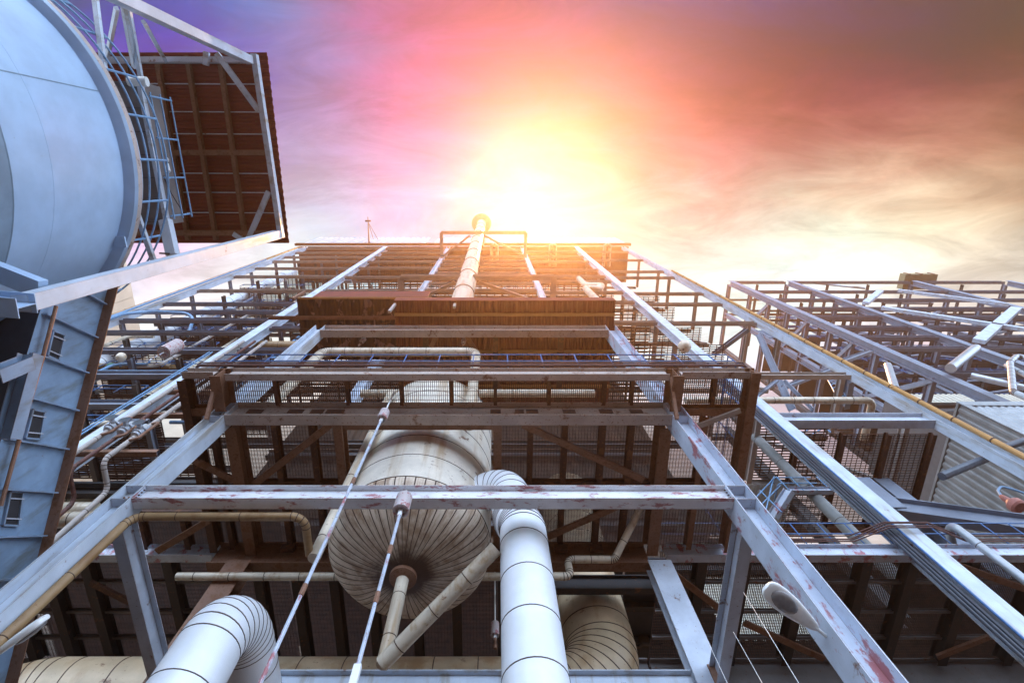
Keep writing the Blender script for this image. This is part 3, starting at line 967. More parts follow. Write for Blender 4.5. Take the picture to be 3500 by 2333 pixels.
# ================================================================== street lamps on the front columns
def street_lamp(label, base, tip, up, L=.82):
    """cobra-head lamp: arm from BASE to the head whose nose is at TIP"""
    base, tip = Vector(base), Vector(tip)
    t = thing('street_lamp', label, 'street lamp', base)
    d = (tip - base).normalized()
    up = Vector(up)
    up = (up - d * up.dot(d)).normalized()
    sd_ = d.cross(up)
    neck = tip - d * L
    build('arm', MB().tube([base, neck + d * .05], .028, 10), 'lamp', t)
    mb = MB()
    secs = [(-.02, .045, .04), (.03, .07, .055), (.10, .09, .065), (.24, .125, .075), (.42, .158, .08), (.60, .168, .08), (.72, .158, .075), (.79, .125, .06), (.82, .08, .04)]
    n = 16
    o = len(mb.v)
    for s, w, h in secs:
        for j in range(n):
            a = 2 * pi * j / n
            c, s_ = cos(a), sin(a)
            c = math.copysign(abs(c) ** .7, c)
            s_ = math.copysign(abs(s_) ** .7, s_)
            hh = h if s_ > 0 else h * .5
            mb.v.append(neck + d * (s * L / .82) + sd_ * (w * c) + up * (hh * s_))
    for i in range(len(secs) - 1):
        for j in range(n):
            a, c = o + i * n + j, o + i * n + (j + 1) % n
            mb.f.append([a, c, c + n, a + n])
            mb.m.append(0)
    mb.f.append([o + j for j in range(n)])
    mb.f.append([o + (len(secs) - 1) * n + j for j in range(n)])
    mb.m += [0, 0]
    build('housing', mb, 'lamp', t, 50)
    mb = MB()
    o = 0
    for k, (q, dz) in enumerate(((1.0, .0), (.92, .035), (.6, .062), (.15, .072))):
        for j in range(n):
            a = 2 * pi * j / n
            mb.v.append(neck + d * (.54 * L / .82 + .25 * q * cos(a)) + sd_ * (.132 * q * sin(a)) - up * (.036 + dz * .7))
    for i in range(3):
        for j in range(n):
            a, c = i * n + j, i * n + (j + 1) % n
            mb.f.append([a, c, c + n, a + n])
            mb.m.append(0)
    mb.f.append([3 * n + j for j in range(n)])
    mb.m.append(0)
    build('lens', mb, 'glass', t, 50)
    return t


bL = at(*zE(985, 1265), X=RX0)
tL = at(*zE(600, 950), Y=5.75)
street_lamp('oval street lamp with dusty lens on the red scuffed column', bL, tL, (.35, .5, .75), (tL - bL).length - .22)
bL = at(*zH(-40, 1400), X=-7.4)
tL = at(*zH(300, 1150), Y=6.35)
uL = (tL - bL).cross(tL + bL)
uL = -uL if uL.z < 0 else uL
street_lamp('street lamp seen edge on at the foot of the pipe strapped column', bL, tL, uL, .8)

# ================================================================== wires
for k, (p, q, y) in enumerate(((zE(455, 985), zE(810, 1568), 6.6), (zE(390, 1240), zE(575, 1568), 7.2), (zE(230, 1310), zE(350, 1568), 7.4))):
    tag(build('wire', MB().tube([at(*p, Y=y + 1.2), at(*q, Y=y)], .006, 6), 'lamp'),
        ['longest thin wire crossing the dark grating below the oval lamp', 'middle thin wire between the grey column and the lamp column', 'short thin wire close beside the scraped grey column'][k], 'wire')

# ================================================================== main boiler-house frame
F0 = 10.9
MAINX = [(-30.7, -30.2), (-17.9, -17.15), (-7.55, -7.0), (4.45, 5.0), (13.08, 13.8), (20.9, 21.35)]
frame = thing('boiler_house_frame', 'towering open steel frame of the boiler house with many floors', 'building', (-5, F0, -1.7))
TOPZ = 86.0
for k, (x0, x1) in enumerate(MAINX):
    cx = (x0 + x1) / 2
    z0 = -1.7 if k in (0, 1, 4, 5) else 23
    if k in (1, 4):
        mb = MB().ibeam((cx, F0 + .32, z0), (cx, F0 + .32, TOPZ), .62, x1 - x0, up=(0, 1, 0), tf=.03)
    else:
        mb = MB().ibeam((cx, F0 + .26, z0), (cx, F0 + .26, TOPZ), x1 - x0, .52, up=(1, 0, 0), tf=.03)
    build('column', mb, 'steel_clean', frame)


def fz(v):                       # height on the front face seen at image row v
    return at(CU, v, Y=F0 + .15).z


def fx(u, v):
    return at(u, v, Y=F0 + .15).x


def fbeam(v, i, j, h=.55, b=.3, mat='mid_steel', name='beam', y=F0 + .3):
    z = fz(v)
    x0, x1 = MAINX[i][1], MAINX[j][0]
    build(name, MB().ibeam((x0, y, z + h / 2), (x1, y, z + h / 2), h, b), mat, frame)
    return z


# levels (image rows) bay by bay
rowsL = [848, 862, 877, 892, 915, 943, 991, 1036, 1063, 1093, 1134, 1196, 1279, 1381]
rowsLC = [849, 862, 877, 893, 914, 946, 992, 1014]
rowsM = [851, 876, 890, 902, 916, 931, 946, 967, 990]
rowsR = [858, 876, 893, 921, 943, 960, 997, 1031]
rowsRR = [859, 887, 926, 946.5, 1001, 1037, 1102, 1281]
for v in rowsL:
    fbeam(v, 0, 1, .5 if v < 1150 else .6, .3, 'mid_steel' if v < 1000 else 'far_steel')
for v in rowsLC:
    fbeam(v, 1, 2)
for v in rowsM:
    fbeam(v, 2, 3)
for v in rowsR:
    fbeam(v, 3, 4)
for v in rowsRR:
    fbeam(v, 4, 5, .5, .28, 'mid_steel')
fbeam(1440, 4, 5, .85, .42, 'steel')
for v in (1120, 1195):
    fbeam(v, 1, 2, .5, .3, 'far_steel')
for v in (1100, 1281):
    fbeam(v, 3, 4, .5, .3, 'mid_steel')

def rail_mb(x0, x1, y, z, sp=1.4, h=1.1, r=.03):
    mb = MB()
    for f in (1.0, .52):
        mb.bar((x0, y, z + h * f), (x1, y, z + h * f), r * 1.8)
    n = max(1, int((x1 - x0) / sp))
    for k in range(n + 1):
        x = x0 + (x1 - x0) * k / n
        mb.bar((x, y, z), (x, y, z + h), r * 1.8)
    return mb


# floors behind the face: gratings, railings, inner columns and braces
BY = [11.6, 15.6, 19.8]
lv_c = [24.5, 28.6, 33, 37.2, 41.5, 46, 50.5, 55, 60, 66, 72, 78, 83.5]
for z in lv_c[2:]:
    build('floor_grating', MB().grating(-17.0, 13.0, 12.0, 15.4, z + .4, sp=.30, cs=.9, d=.06, w=.10), 'grate', frame)
for z in lv_c:
    build('floor_beam', MB().ibeam((-17.3, 15.6, z), (13.4, 15.6, z), .5, .3), 'far_dark', frame)
for x in (-17.5, -7.3, 4.7, 13.4):
    build('inner_column', MB().ibeam((x, 15.6, 23), (x, 15.6, TOPZ), .6, .5), 'far_dark', frame)
for x in (-30.4, -24.0, 21.1):
    for y in (15.6, 19.8):
        build('inner_column', MB().ibeam((x, y, -1.7), (x, y, TOPZ - (0 if x > 0 else 2)), .6, .5), 'far_steel', frame)
lvL = [24.1, 28.3, 32.7, 37, 41.3, 46, 51.7, 59.7, 65.3, 73, 80]
for k, z in enumerate(lvL):
    for y in (15.6, 19.8):
        build('floor_beam', MB().ibeam((-30.2, y, z), (-17.2, y, z), .45, .28), 'far_steel' if y < 18 else 'far_dark', frame)
    for x in (-30.4, -27.2, -24.0, -20.8, -17.5):
        build('cross_girder', MB().ibeam((x, 11.5, z), (x, 19.6, z), .4, .26), 'far_dark' if x in (-27.2, -20.8) else 'far_steel', frame)
    if k < 9:
        x0 = -29.5 if k % 2 else -26.5
        build('floor_grating', MB().grating(x0, x0 + (9.4 if k < 4 else 6.5), 12.3, 15.3, z + .3, sp=.14, cs=.5, d=.06, w=.075), 'grate', frame)
        build('floor_grating', MB().grating(-24 if k % 2 else -29.6, -17.8 if k % 2 else -23, 16, 19.4, z + .3, sp=.14, cs=.5, d=.06, w=.08), 'grate', frame)
        build('inner_brace', MB().bar((-29.9 if k % 2 else -24.3, 15.6, z + .3), (-24.3 if k % 2 else -17.8, 15.6, lvL[k + 1] - .3), .22), 'far_steel', frame)
        build('railing', rail_mb(x0, x0 + 8.4, 12.2, z + .35, 1.3, 1.1, .03), 'rail', frame)
for k in range(9):
    x, y = (-29.3, -27.6, -25.4, -23.2, -22.6, -21.4, -19.6, -18.8, -26.4)[k], (12.2, 13.4, 12.0, 14.6, 12.2, 13.0, 12.4, 14.8, 15.0)[k]
    z0_, z1_ = (22, 30, 24, 20, 33, 26, 22, 30, 40)[k], (40, 62, 33, 52, 47, 58, 44, 70, 66)[k]
    build('service_pipe', MB().tube([V(x - 1.6, y, z0_), V(x, y, z0_), V(x, y, z1_), V(x + 2.2, y, z1_)], (.14, .2, .1, .26, .12, .16, .22, .12, .18)[k], 10, bend=.6, ring=2.4, ringw=.06), [('clad_warm', 'far_steel', 'rail_pale', 'clad_rust', 'mid_steel')[k % 5], 'seam'], frame)
for k in range(10):
    x, y, z = -29 + 1.25 * k, 11.9 + (k % 3) * 1.3, (27, 39.5, 31.2, 48, 35.6, 29, 44, 54, 38, 62)[k]
    build('junction_box', MB().box(x, x + .5 + .2 * (k % 2), y, y + .35, z, z + .6), ('siding', 'mid_steel', 'red_paint')[k % 3], frame)
for k, (z, y) in enumerate(((31.4, 12.1), (35.8, 13.0), (44.6, 12.3), (50.2, 14.0))):
    for dy in (0, .35):
        build('cable_tray', MB().bar((-30, y + dy, z), (-17.4, y + dy, z), .05, .12), 'far_dark', frame)
    build('cable_tray', MB().box(-30, -17.4, y + .05, y + .3, z - .03, z), 'cable', frame)
for k, (x, y) in enumerate(((-28.2, 12.6), (-26.1, 14.2), (-22.2, 12.5), (-20.0, 13.6))):
    build('hanger_post', MB().ibeam((x, y, 20), (x, y, (52, 60, 46, 66)[k]), .32, .3), 'far_dark', frame)
lvR = [24.3, 29.6, 37, 41.7, 48.5, 53.3, 62.1, 66.4, 75.7]
for k, z in enumerate(lvR):
    build('floor_beam', MB().ibeam((13.6, 15.6, z), (20.9, 15.6, z), .45, .28), 'mid_steel', frame)
    for x in (13.5, 21.1):
        build('cross_girder', MB().ibeam((x, 11.5, z), (x, 15.5, z), .4, .26), 'mid_steel', frame)
    if k in (0, 2, 3, 4, 5):
        build('floor_grating', MB().grating(13.7, 17.4, 12.0, 15.4, z + .3, sp=.16, cs=.5, d=.05, w=.06), 'grate', frame)
    if k < 8 and k % 2 == 0:
        build('inner_brace', MB().bar((20.8, 15.6, z + .3), (16.5, 15.6, lvR[k + 1] - .3), .2), 'mid_steel', frame)


for rows, i, j in ((rowsL[4:13], 0, 1), (rowsLC, 1, 2), (rowsM[1:], 2, 3), (rowsR[1:], 3, 4), (rowsRR[3:7], 4, 5)):
    for v in rows:
        z = fz(v) + .55
        build('railing', rail_mb(MAINX[i][1] + .3, MAINX[j][0] - .3, F0 + .55, z, 1.5 if v > 900 else 2.2, 1.15, .032 if v > 900 else .045), 'rail_pale', frame)

# dark decks added over the rear of the wings so the gratings show dark
for x0, x1, y0 in ((-20.0, -8.9, 11.9), (-8.8, 5.6, 14.9), (5.7, 27.0, 15.6)):
    build('dark_backing_deck', MB().box(x0, x1, y0, 22, 18.6, 18.66), 'far_wall', frame)
    for k in range(4):
        yy = y0 + .3 + k * (21.5 - y0) / 3
        build('backing_deck_beam', MB().ibeam((x0, yy, 18.35), (x1, yy, 18.35), .44, .25), 'joist_shade', frame)
# boiler casing deep inside
cas = thing('boiler_casing', 'brown ribbed boiler casing deep inside the steel frame', 'boiler', (-2, 20, 20))
build('casing_wall', MB().corrugated((-16.5, 19.9, 18), (29, 0, 0), (0, 0, 66), (0, -1, 0), .9, .15, .02), 'boiler', cas)
for z in (26, 34, 43, 52, 61, 70):
    build('buckstay', MB().ibeam((-16.5, 19.4, z), (12.5, 19.4, z), .8, .4), 'far_dark', cas)

# cladding strip at the roof line
clad = thing('roof_cladding', 'pale vertical ribbed cladding strip crowning the boiler house', 'cladding', (-5, F0, 86))
build('sheeting', MB().corrugated((-32, F0 - .1, 86.5), (20.5, 0, 0), (0, 0, 10.5), (0, -1, 0), .9, .14, .02), 'siding_pale', clad)
build('sheeting', MB().corrugated((-10.0, F0 - .1, 86.5), (32.2, 0, 0), (0, 0, 10), (0, -1, 0), .9, .14, .02), 'siding_pale', clad)
build('eaves_beam', MB().ibeam((-32.3, F0 - .3, 86.2), (22.4, F0 - .3, 86.2), .6, .4), 'joist_worn', clad)
build('eaves_soffit', MB().box(-32, 22.2, F0 + .1, F0 + 6, 86.5, 86.7), 'joist_worn', clad)
ms = thing('mast', 'thin dark mast with guy wires leaning out from the ribbed roof strip', 'mast', (-20.8, 10.6, 88))
m0, m1 = at(*zB(945, 480), Y=10.75), at(*zB(934, 240), Y=7.4)
build('pole', MB().tube([m0, m1], .16, 8, r_end=.07), 'joist', ms)
for xx in (985, 1025):
    build('guy_wire', MB().tube([m0.lerp(m1, .8), at(*zB(xx, 440), Y=10.75)], .05, 5), 'joist', ms)
build('cross_arm', MB().bar(m0.lerp(m1, .84) - V(.5, 0, 0), m0.lerp(m1, .84) + V(.5, 0, 0), .3), 'joist', ms)

# ================================================================== vent stack with outriggers
SX, SY = -2.28, 8.7
stk = thing('vent_stack', 'tall pale vent stack with round cap rising up the boiler house front', 'chimney', (SX, SY, 30))
build('pipe', MB().tube([V(SX, SY, 29), V(SX, SY, 103)], .80, 28, ring=7.0, ringw=.22, ringh=.05), ['clad_warm', 'joist_worn'], stk)
build('cap', MB().lathe(SX, SY, [(.8, 103, 0), (1.85, 103.2, 0), (1.95, 103.5, 0), (1.9, 106.0, 0), (.5, 107, 0)], 36), 'mid_steel', stk)
for x in (-.75, .75):
    build('guide_rail', MB().box(SX + x - .13, SX + x + .13, SY + .75, SY + 1.1, 76, 100), 'joist_worn', stk)


def outrigger(label, z, yf, x0, x1, mat, deep=.5):
    t = thing('outrigger_frame', label, 'bracket frame', (SX, yf, z))
    build('front_bar', MB().ibeam((x0, yf, z), (x1, yf, z), deep, deep * .7), mat, t)
    for x in (x0, x1):
        build('side_arm', MB().ibeam((x, yf, z), (x, F0 + .2, z), deep, deep * .7), mat, t)
    for s, xe in ((-1, x0), (1, x1)):
        build('diagonal_strut', MB().bar((SX + s * 1.0, yf + .4, z), (xe - s * .1, F0, z), deep * .45), mat, t)
    return t


zf = at(CU, 872, Y=F0).z
tx0, tx1 = at(*zB(1590, 375), Z=75).x, at(*zC(515, 380), Z=75).x
outrigger('uppermost three sided bracket frame round the vent stack near the roof', 75, at(CU, 795, Z=75).y, tx0, tx1, 'mid_steel', .6)
tx0, tx1 = at(*zB(1225, 780), Z=44.5).x, at(*zC(765, 785), Z=44.5).x
outrigger('wide lower bracket frame carrying the vent stack above the brown roof', 44.5, at(CU, 948, Z=44.5).y, tx0, tx1, 'mid_steel', .62)
tx0, tx1 = at(*zB(1775, 600), Z=60).x, at(*zC(120, 600), Z=60).x
outrigger('narrow middle bracket frame hugging the vent stack', 60, at(CU, 877, Z=60).y, tx0, tx1, 'mid_steel', .45)

# arched vent pipes near the roof
for k, (p, w) in enumerate(((zC(755, 560), 24), (zC(1240, 560), 24), (zC(235, 580), 26))):
    c = at(*p, Z=82.0)
    tag(build('gooseneck_vent', MB().tube([V(c.x - .42, 13.5, 82), V(c.x - .42, 10.1, 82), V(c.x + .42, 10.1, 82), V(c.x + .42, 13.5, 82)], .24, 14, bend=.41, ring=1.2, ringarc=4, ringw=.06, ringh=.02), ['clad_warm', 'seam']),
        ['arched vent pipe below the ribbed strip nearest the bright sun', 'arched vent pipe close to the roof corner by the yellow pipe column', 'arched vent pipe beside the tall vent stack top'][k], 'vent pipe')
c = at(*zC(1100, 830), Y=10.4)
tag(build('clad_pipe', MB().tube([at(*zC(990, 790), Y=10.6), at(*zC(1050, 850), Y=10.4), at(*zC(1200, 850), Y=10.4), at(*zC(1170, 880), Y=9.9), at(*zC(1040, 870), Y=9.9), at(*zC(1160, 990), Y=9.9)], .3, 14, bend=.7, ring=1.5), ['clad_warm', 'seam']),
    'looping cream pipe in front of the upper floors beside a column', 'pipe')

# ================================================================== things fixed to the main columns
def vpipe(name, label, x, y, z0, z1, r, mat, ring=0, cat='pipe', ringw=.03):
    return tag(build(name, MB().tube([V(x, y, z0), V(x, y, z1)], r, 12, ring=ring, ringw=ringw, ringh=.012), mat), label, cat)


vpipe('yellow_pipe', 'amber yellow pipe clamped up the outer column next to the second frame', 21.28, 10.72, -1, 62, .12, ['bamboo', 'joist'], 2.0, ringw=.07)
vpipe('yellow_pipe', 'amber yellow pipe up the outer column next to the cream wall', -30.75, 10.7, 10, 84, .12, ['bamboo', 'joist'], 2.6, ringw=.07)
bt = build('blue_pipe', MB().tube([V(-29.9, 10.6, 10), V(-29.9, 10.6, 41), V(-29.0, 10.9, 43), V(-25.5, 11.2, 43.4), V(-25.0, 12.5, 41)], .14, 12, bend=1.2), 'rail_pale')
tag(bt, 'sky blue pipe curving off the amber piped column', 'pipe')
vpipe('blue_pipe', 'straight sky blue pipe climbing beside the amber pipe', -30.35, 10.62, 10, 70, .10, 'rail_pale')
for k, x in enumerate((12.96, 12.84, 12.72)):
    vpipe('cable', ['black cable tight against the bright column face', 'middle black cable of the three on the bright column', 'outermost black cable of the three on the bright column'][k], x, 10.98 + .02 * k, 3, 30, .05, 'cable', cat='cable')
vpipe('cable', 'bright blue cable between the column face and the black cables', 13.05, 10.84, 3, 30, .035, 'rail', cat='cable')
for k, x in enumerate((-18.1, -18.3)):
    vpipe('blue_pipe', ['thin blue pipe tight along the inner bright column', 'outer of two thin blue pipes along the inner bright column'][k], x, 10.8, 10, 32, .035, 'rail_pale')
for k, (x, ze) in enumerate(((-16.5, 16.6), (-15.75, 17.1), (-15.0, 17.8))):
    tag(build('clad_pipe', MB().tube([V(x, 10.4, 33), V(x, 10.4, ze), V(x + .1, 11.6, ze - .2), V(x + .1, 11.8, ze - 3.5)], (.10, .08, .10)[k], 14, bend=.4, ring=1.8, ringarc=4, ringw=.025),
              ['mid_steel' if k != 1 else 'conduit', 'seam']),
        ['pale pipe nearest the inner bright column', 'thin maroon pipe between two pale pipes', 'pale pipe farthest out of the three beside the inner bright column'][k], 'pipe')
    p = V(x, 10.35, 20.6 - .25 * k)
    t = thing('valve', ['white valve nearest the inner bright column', 'middle white valve of the three pipe valves', 'white valve nearest the platform end'][k], 'valve', p, 'valves')
    build('body', MB().tube([p + V(0, 0, -.4), p + V(0, 0, .4)], .17, 14, ring=.3, ringw=.06, ringh=.07), ['steel_clean', 'steel'], t)
    build('bonnet', MB().tube([p, p + V(0, -.4, 0)], .10, 12), 'steel_clean', t)
    build('handwheel', MB().lathe(0, 0, [(.2, -.03, 0), (.25, 0, 0), (.2, .03, 0)], 18, ax=(0, -1, 0), org=p + V(0, -.43, 0)), 'cable', t)
    tag(build('bypass_pipe', MB().tube([p + V(.02, 0, .7), p + V(.4, -.1, .7), p + V(.4, -.1, -.8), p + V(.02, 0, -.8)], .06, 10, bend=.25), 'joist_worn'),
        ['rusty bypass loop round the valve nearest the inner bright column', 'rusty bypass loop round the middle white valve', 'rusty bypass loop round the valve nearest the platform end'][k], 'pipe')
for k, z in enumerate((18.9, 22.4, 25.2)):
    tag(build('pipe_support', MB().angle((-17.0, 10.7, z), (-13.6, 10.7, z), .22), 'joist_worn'),
        ['lowest angle iron carrying the three valve pipes', 'middle angle iron carrying the three valve pipes', 'topmost angle iron carrying the three valve pipes'][k], 'pipe support')
for v, y, r, u0, u1, lab in ((1262, 12.6, .42, 300, 590, 'brown spiral pipe with a green band crossing the open frame'),):
    a, c = at(u0, v, Y=y), at(u1, v, Y=y)
    a.z = c.z
    t = thing('spiral_pipe', lab, 'pipe', a)
    build('barrel', MB().tube([a, c], r, 16, ring=.55, ringw=.05, ringh=.012), ['clad_rust', 'seam'], t)
    g = a.lerp(c, .26)
    build('green_band', MB().tube([g, g + V(.3, 0, 0)], r + .02, 16), 'rail', t)
mg, ntg, bg_ = new_mat('green band')
bg_.inputs['Base Color'].default_value = (.03, .22, .11, 1)
M['green'] = mg
for o in bpy.data.objects:
    if o.name.startswith('green_band'):
        o.data.materials[0] = mg
for k, (v, y, r) in enumerate(((1712, 12.6, .2), (1740, 12.4, .28), (1775, 12.2, .3))):
    a, c = at(150, v, Y=y), at(330, v, Y=y)
    a.z = c.z
    tag(build('clad_pipe', MB().tube([a - V(3, 0, 0), c], r, 18, ring=.9, ringw=.03), ['clad_warm', 'seam']),
        ['thinnest of three level pipes emerging behind the inclined duct', 'middle of three level pipes emerging behind the inclined duct', 'lowest thick level pipe emerging behind the inclined duct'][k], 'pipe')
# tall pale duct behind the open bay
tag(build('clad_pipe', MB().tube([V(-29.2, 13.3, 20), V(-29.2, 13.3, 76)], .62, 20, ring=2.2, ringw=.05), ['clad', 'seam']),
    'long white clad pipe standing behind the amber piped column', 'pipe')

# pipes around the bright column, walkway side
tag(build('clad_pipe', MB().tube([V(15.6, 12.4, 14.6), V(15.2, 11.0, 14.9), V(15.1, 10.95, 2)], .13, 14, bend=.35, ring=1.6), ['siding', 'seam']),
    'grey pipe dropping over the blue handrail of the walkway', 'pipe')
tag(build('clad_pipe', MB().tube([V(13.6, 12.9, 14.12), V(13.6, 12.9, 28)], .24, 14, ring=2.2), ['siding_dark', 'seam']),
    'long brownish pipe passing behind the bright cable column', 'pipe')
a, c = at(*zD(560, 1015), Y=12), at(*zD(1350, 1020), Y=12)
c.z = a.z
tag(build('clad_pipe', MB().tube([a - V(4, 0, 0), c, c + V(.0, 2.5, 0)], .2, 14, bend=.4, ring=1.1, ringw=.03), ['clad_warm', 'seam']),
    'cream level pipe above the wide white girder near the amber pipe', 'pipe')

# ================================================================== braces, stairs and clutter between the boiler house and its twin
br = thing('brace_frame', 'bolted diagonal braces fanning from the amber piped column', 'bracing', (20, 12, 20))
for p, q, y0, y1, w in ((zD(575, 570), zD(800, 1080), 11.5, 13.5, .42), (zD(500, 540), zD(270, 710), 11.5, 13.5, .42), (zD(740, 930), zD(1080, 800), 13.0, 13.4, .3),
                        (zD(1120, 760), zD(1330, 685), 14.0, 14.5, .4), (zD(560, 990), zD(700, 880), 12, 12.4, .2), (zD(1185, 880), zD(1150, 1060), 12.0, 14, .5),
                        (zD(745, 880), zD(940, 1080), 12.2, 12.6, .2)):
    build('brace', MB().ibeam(at(*p, Y=y0), at(*q, Y=y1), w, w * .7), 'far_steel', br)
build('gusset_plate', MB().box(20.5, 21.2, 11.45, 11.5, 37.2, 39.2), 'far_steel', br)
p0, p1 = at(*zE(1420, 440), Y=13.6), at(*zE(2300, 560), Y=13.2)
gd = thing('plate_girder', 'tapering bolted plate girder under the corrugated wall', 'girder', p0)
build('girder_plate', MB().ibeam(p0, p1, 1.0, .45), 'far_steel', gd)
build('gusset_plate', MB().box(p0.x - 1.0, p0.x + .2, 13.3, 13.36, p0.z - .4, p0.z + 1.9), 'far_steel', gd)
b = MB()
for i in range(4):
    for j in range(3):
        b.lathe(0, 0, [(.05, 0, 0), (.05, .05, 0)], 6, ax=(0, -1, 0), org=(p0.x - .85 + j * .16, 13.3, p0.z + .1 + i * .3))
build('bolt_row', b, 'far_dark', gd)


def tower_col(label, x, y, z0, z1, w, d, mat='far_dark'):
    t = thing('inner_column', label, 'column', (x, y, z0))
    build('shaft', MB().ibeam((x, y, z0), (x, y, z1), d, w, up=(0, 1, 0), tf=.04), mat, t)
    build('splice_plate', MB().box(x - w * .4, x + w * .4, y - d / 2 - .03, y - d / 2 - .005, z0 + (z1 - z0) * .5, z0 + (z1 - z0) * .5 + .8), mat, t)
    return t


tower_col('broad shaded column standing behind the girder junction', 18.6, 14.2, 6, 22, .75, .8, 'far_steel')
tower_col('shaded column in front of the corrugated wall corner', 21.5, 16.8, 6, 26, .9, .8, 'far_dark')
tower_col('dark column rising behind the small blue landing', 14.8, 15.4, 15, 30, .5, .5, 'far_dark')
wk = thing('walkway', 'dark grated walkway hung below the wide white girder', 'walkway', (14.2, 11.5, 22))
build('grating_panel', MB().grating(14.2, 20.6, 11.6, 16.5, 22.3, sp=.09, cs=.25, d=.045, w=.03), 'grate', wk)
for x in (14.3, 16.4, 18.5, 20.6):
    build('joist', MB().ibeam((x, 11.5, 22.1), (x, 16.6, 22.1), .3, .2), 'joist', wk)
build('edge_beam', MB().ibeam((14.2, 16.6, 22.0), (20.8, 16.6, 22.0), .5, .3), 'joist_worn', wk)
build('hanger_post', MB().ibeam((16.2, 16.2, 8), (16.2, 16.2, 22), .4, .4), 'far_dark', wk)
# a louvred landing box and blue landing rails
lb = thing('landing', 'small landing with blue rails and a sloping red edged stringer', 'landing', (11, 13, 18))
a, c = at(*zE(750, 330), Y=12.6), at(*zE(1030, 340), Y=12.6)
c.z = a.z
build('floor_beam', MB().ibeam(a, c, .3, .2), 'steel_red', lb)
build('stringer', MB().ibeam(a, at(*zE(640, 500), Y=13.4), .4, .25), 'steel_red', lb)
build('floor_grating', MB().grating(a.x, c.x, 12.7, 15.5, a.z + .15, sp=.1, cs=.3), 'grate', lb)
for f in (1.0, .55):
    build('rail', MB().tube([a + V(-.2, 1.2, f), a + V(-.2, 0, f), c + V(-.3, 0, f)], .03, 8, bend=.2), 'rail_pale', lb)
for k in range(4):
    q = a.lerp(c, k / 3)
    build('rail_post', MB().tube([q, q + V(0, 0, 1.05)], .028, 8), 'rail_pale', lb)
for k, (p, q) in enumerate(((zE(530, 380), zE(650, 250)), (zE(570, 420), zE(690, 300)), (zE(560, 330), zE(700, 470)), (zE(650, 240), zE(600, 450)))):
    build('stair_rail', MB().tube([at(*p, Y=12.8), at(*q, Y=12.8)], .03, 8), 'rail_pale', lb)
for k, (x0, x1) in enumerate(((615, 640), (690, 715))):
    p = at(*zE(x0, 60), Y=13.4)
    build('upright', MB().ibeam((p.x, 13.6, p.z - 5), (p.x, 13.6, p.z), .3, .4), 'far_dark', lb)
lad = thing('ladder', 'pale blue ladder and rails leaning behind the wide white girder', 'ladder', at(*zD(800, 1260), Y=13))
for (p, q) in ((zD(770, 1215), zD(900, 1280)), (zD(860, 1285), zD(1040, 1180)), (zD(830, 1250), zD(1000, 1165)), (zD(980, 1165), zD(1060, 1230)), (zD(1040, 880), zD(1110, 1010)), (zD(1090, 860), zD(1160, 990))):
    build('side_rail', MB().tube([at(*p, Y=13), at(*q, Y=13)], .035, 8), 'rail_pale', lad)
for k in range(6):
    p, q = zD(1045 + 12 * k, 890 + 22 * k), zD(1092 + 12 * k, 870 + 22 * k)
    build('rung', MB().tube([at(*p, Y=13), at(*q, Y=13)], .025, 6), 'rail_pale', lad)

# gooseneck lamp on the corrugated wall; round lamps elsewhere
a = at(*zE(2259, 375), Y=13.1)
pts = [a + V(.6, 0, -.1), at(*zE(2180, 320), Y=13), at(*zE(2110, 303), Y=13), at(*zE(2090, 330), Y=13), at(*zE(2115, 370), Y=13)]
gl = thing('gooseneck_lamp', 'salmon lamp head on a curved blue arm before the corrugated wall', 'lamp', pts[-1])
build('arm', MB().tube(pts, .05, 10, bend=.35), 'rail_pale', gl)
hd = (at(*zE(2165, 400), Y=13) - pts[-1]).normalized()
build('lamp_head', MB().lathe(0, 0, [(.08, -.05, 0), (.12, .1, 0), (.13, .3, 0), (.3, .5, 0), (.32, .72, 0), (.25, .8, 0)], 20, ax=hd, org=pts[-1]), 'pink', gl)
for k, (p, y, r) in enumerate(((zC(1930, 1395), 10.3, .42), (zG(935, 940), 10.4, .28))):
    c = at(*p, Y=y)
    t = thing('bulkhead_lamp', ['round cream lamp hanging on the bright column edge', 'round tan lamp on a blue bracket in the open frame'][k], 'lamp', c)
    build('bowl', MB().lathe(0, 0, [(r * .4, -.15, 0), (r, 0, 0), (r, .12, 0), (r * .7, .3, 0), (r * .3, .38, 0)], 20, ax=(0, -.3, -1), org=c), 'clad_warm', t)
    build('bracket', MB().tube([c + V(0, 0, .1), c + V(-.9 if k else .5, .3, 1.3)], .05, 8), 'rail_pale' if k else 'joist_worn', t)

# ================================================================== corrugated building
KX, KY, KZ = 26.2, 12.2, 26.9
kb = thing('corrugated_building', 'grey corrugated building behind the amber piped column', 'building', (KX, KY, -1.7))
build('front_wall', MB().corrugated((KX, KY, 2), (16, 0, 0), (0, 0, KZ - 2), (0, -1, 0), .42, .06, .01), 'siding', kb)
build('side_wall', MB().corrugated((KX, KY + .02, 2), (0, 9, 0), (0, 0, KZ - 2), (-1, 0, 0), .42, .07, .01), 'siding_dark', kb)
build('eaves_trim', MB().box(KX - .12, KX + 16, KY - .12, KY - .07, KZ - .3, KZ + .2), 'siding', kb)
build('corner_trim', MB().box(KX - .12, KX + .25, KY - .11, KY - .07, 2, KZ - .3), 'siding', kb)
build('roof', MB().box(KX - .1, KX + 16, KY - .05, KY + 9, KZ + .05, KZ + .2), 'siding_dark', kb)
for k, (p, q) in enumerate(((zE(1730, 240), zE(2010, 125)), (zE(2130, 55), zE(2290, 0)))):
    tag(build('grey_pipe', MB().tube([at(*p, Y=11.9), at(*q, Y=11.6)], .17, 12), 'slate'), ['dark grey tube strutting across the corrugated wall', 'short grey tube meeting the amber pipe over the corrugated wall'][k], 'pipe')

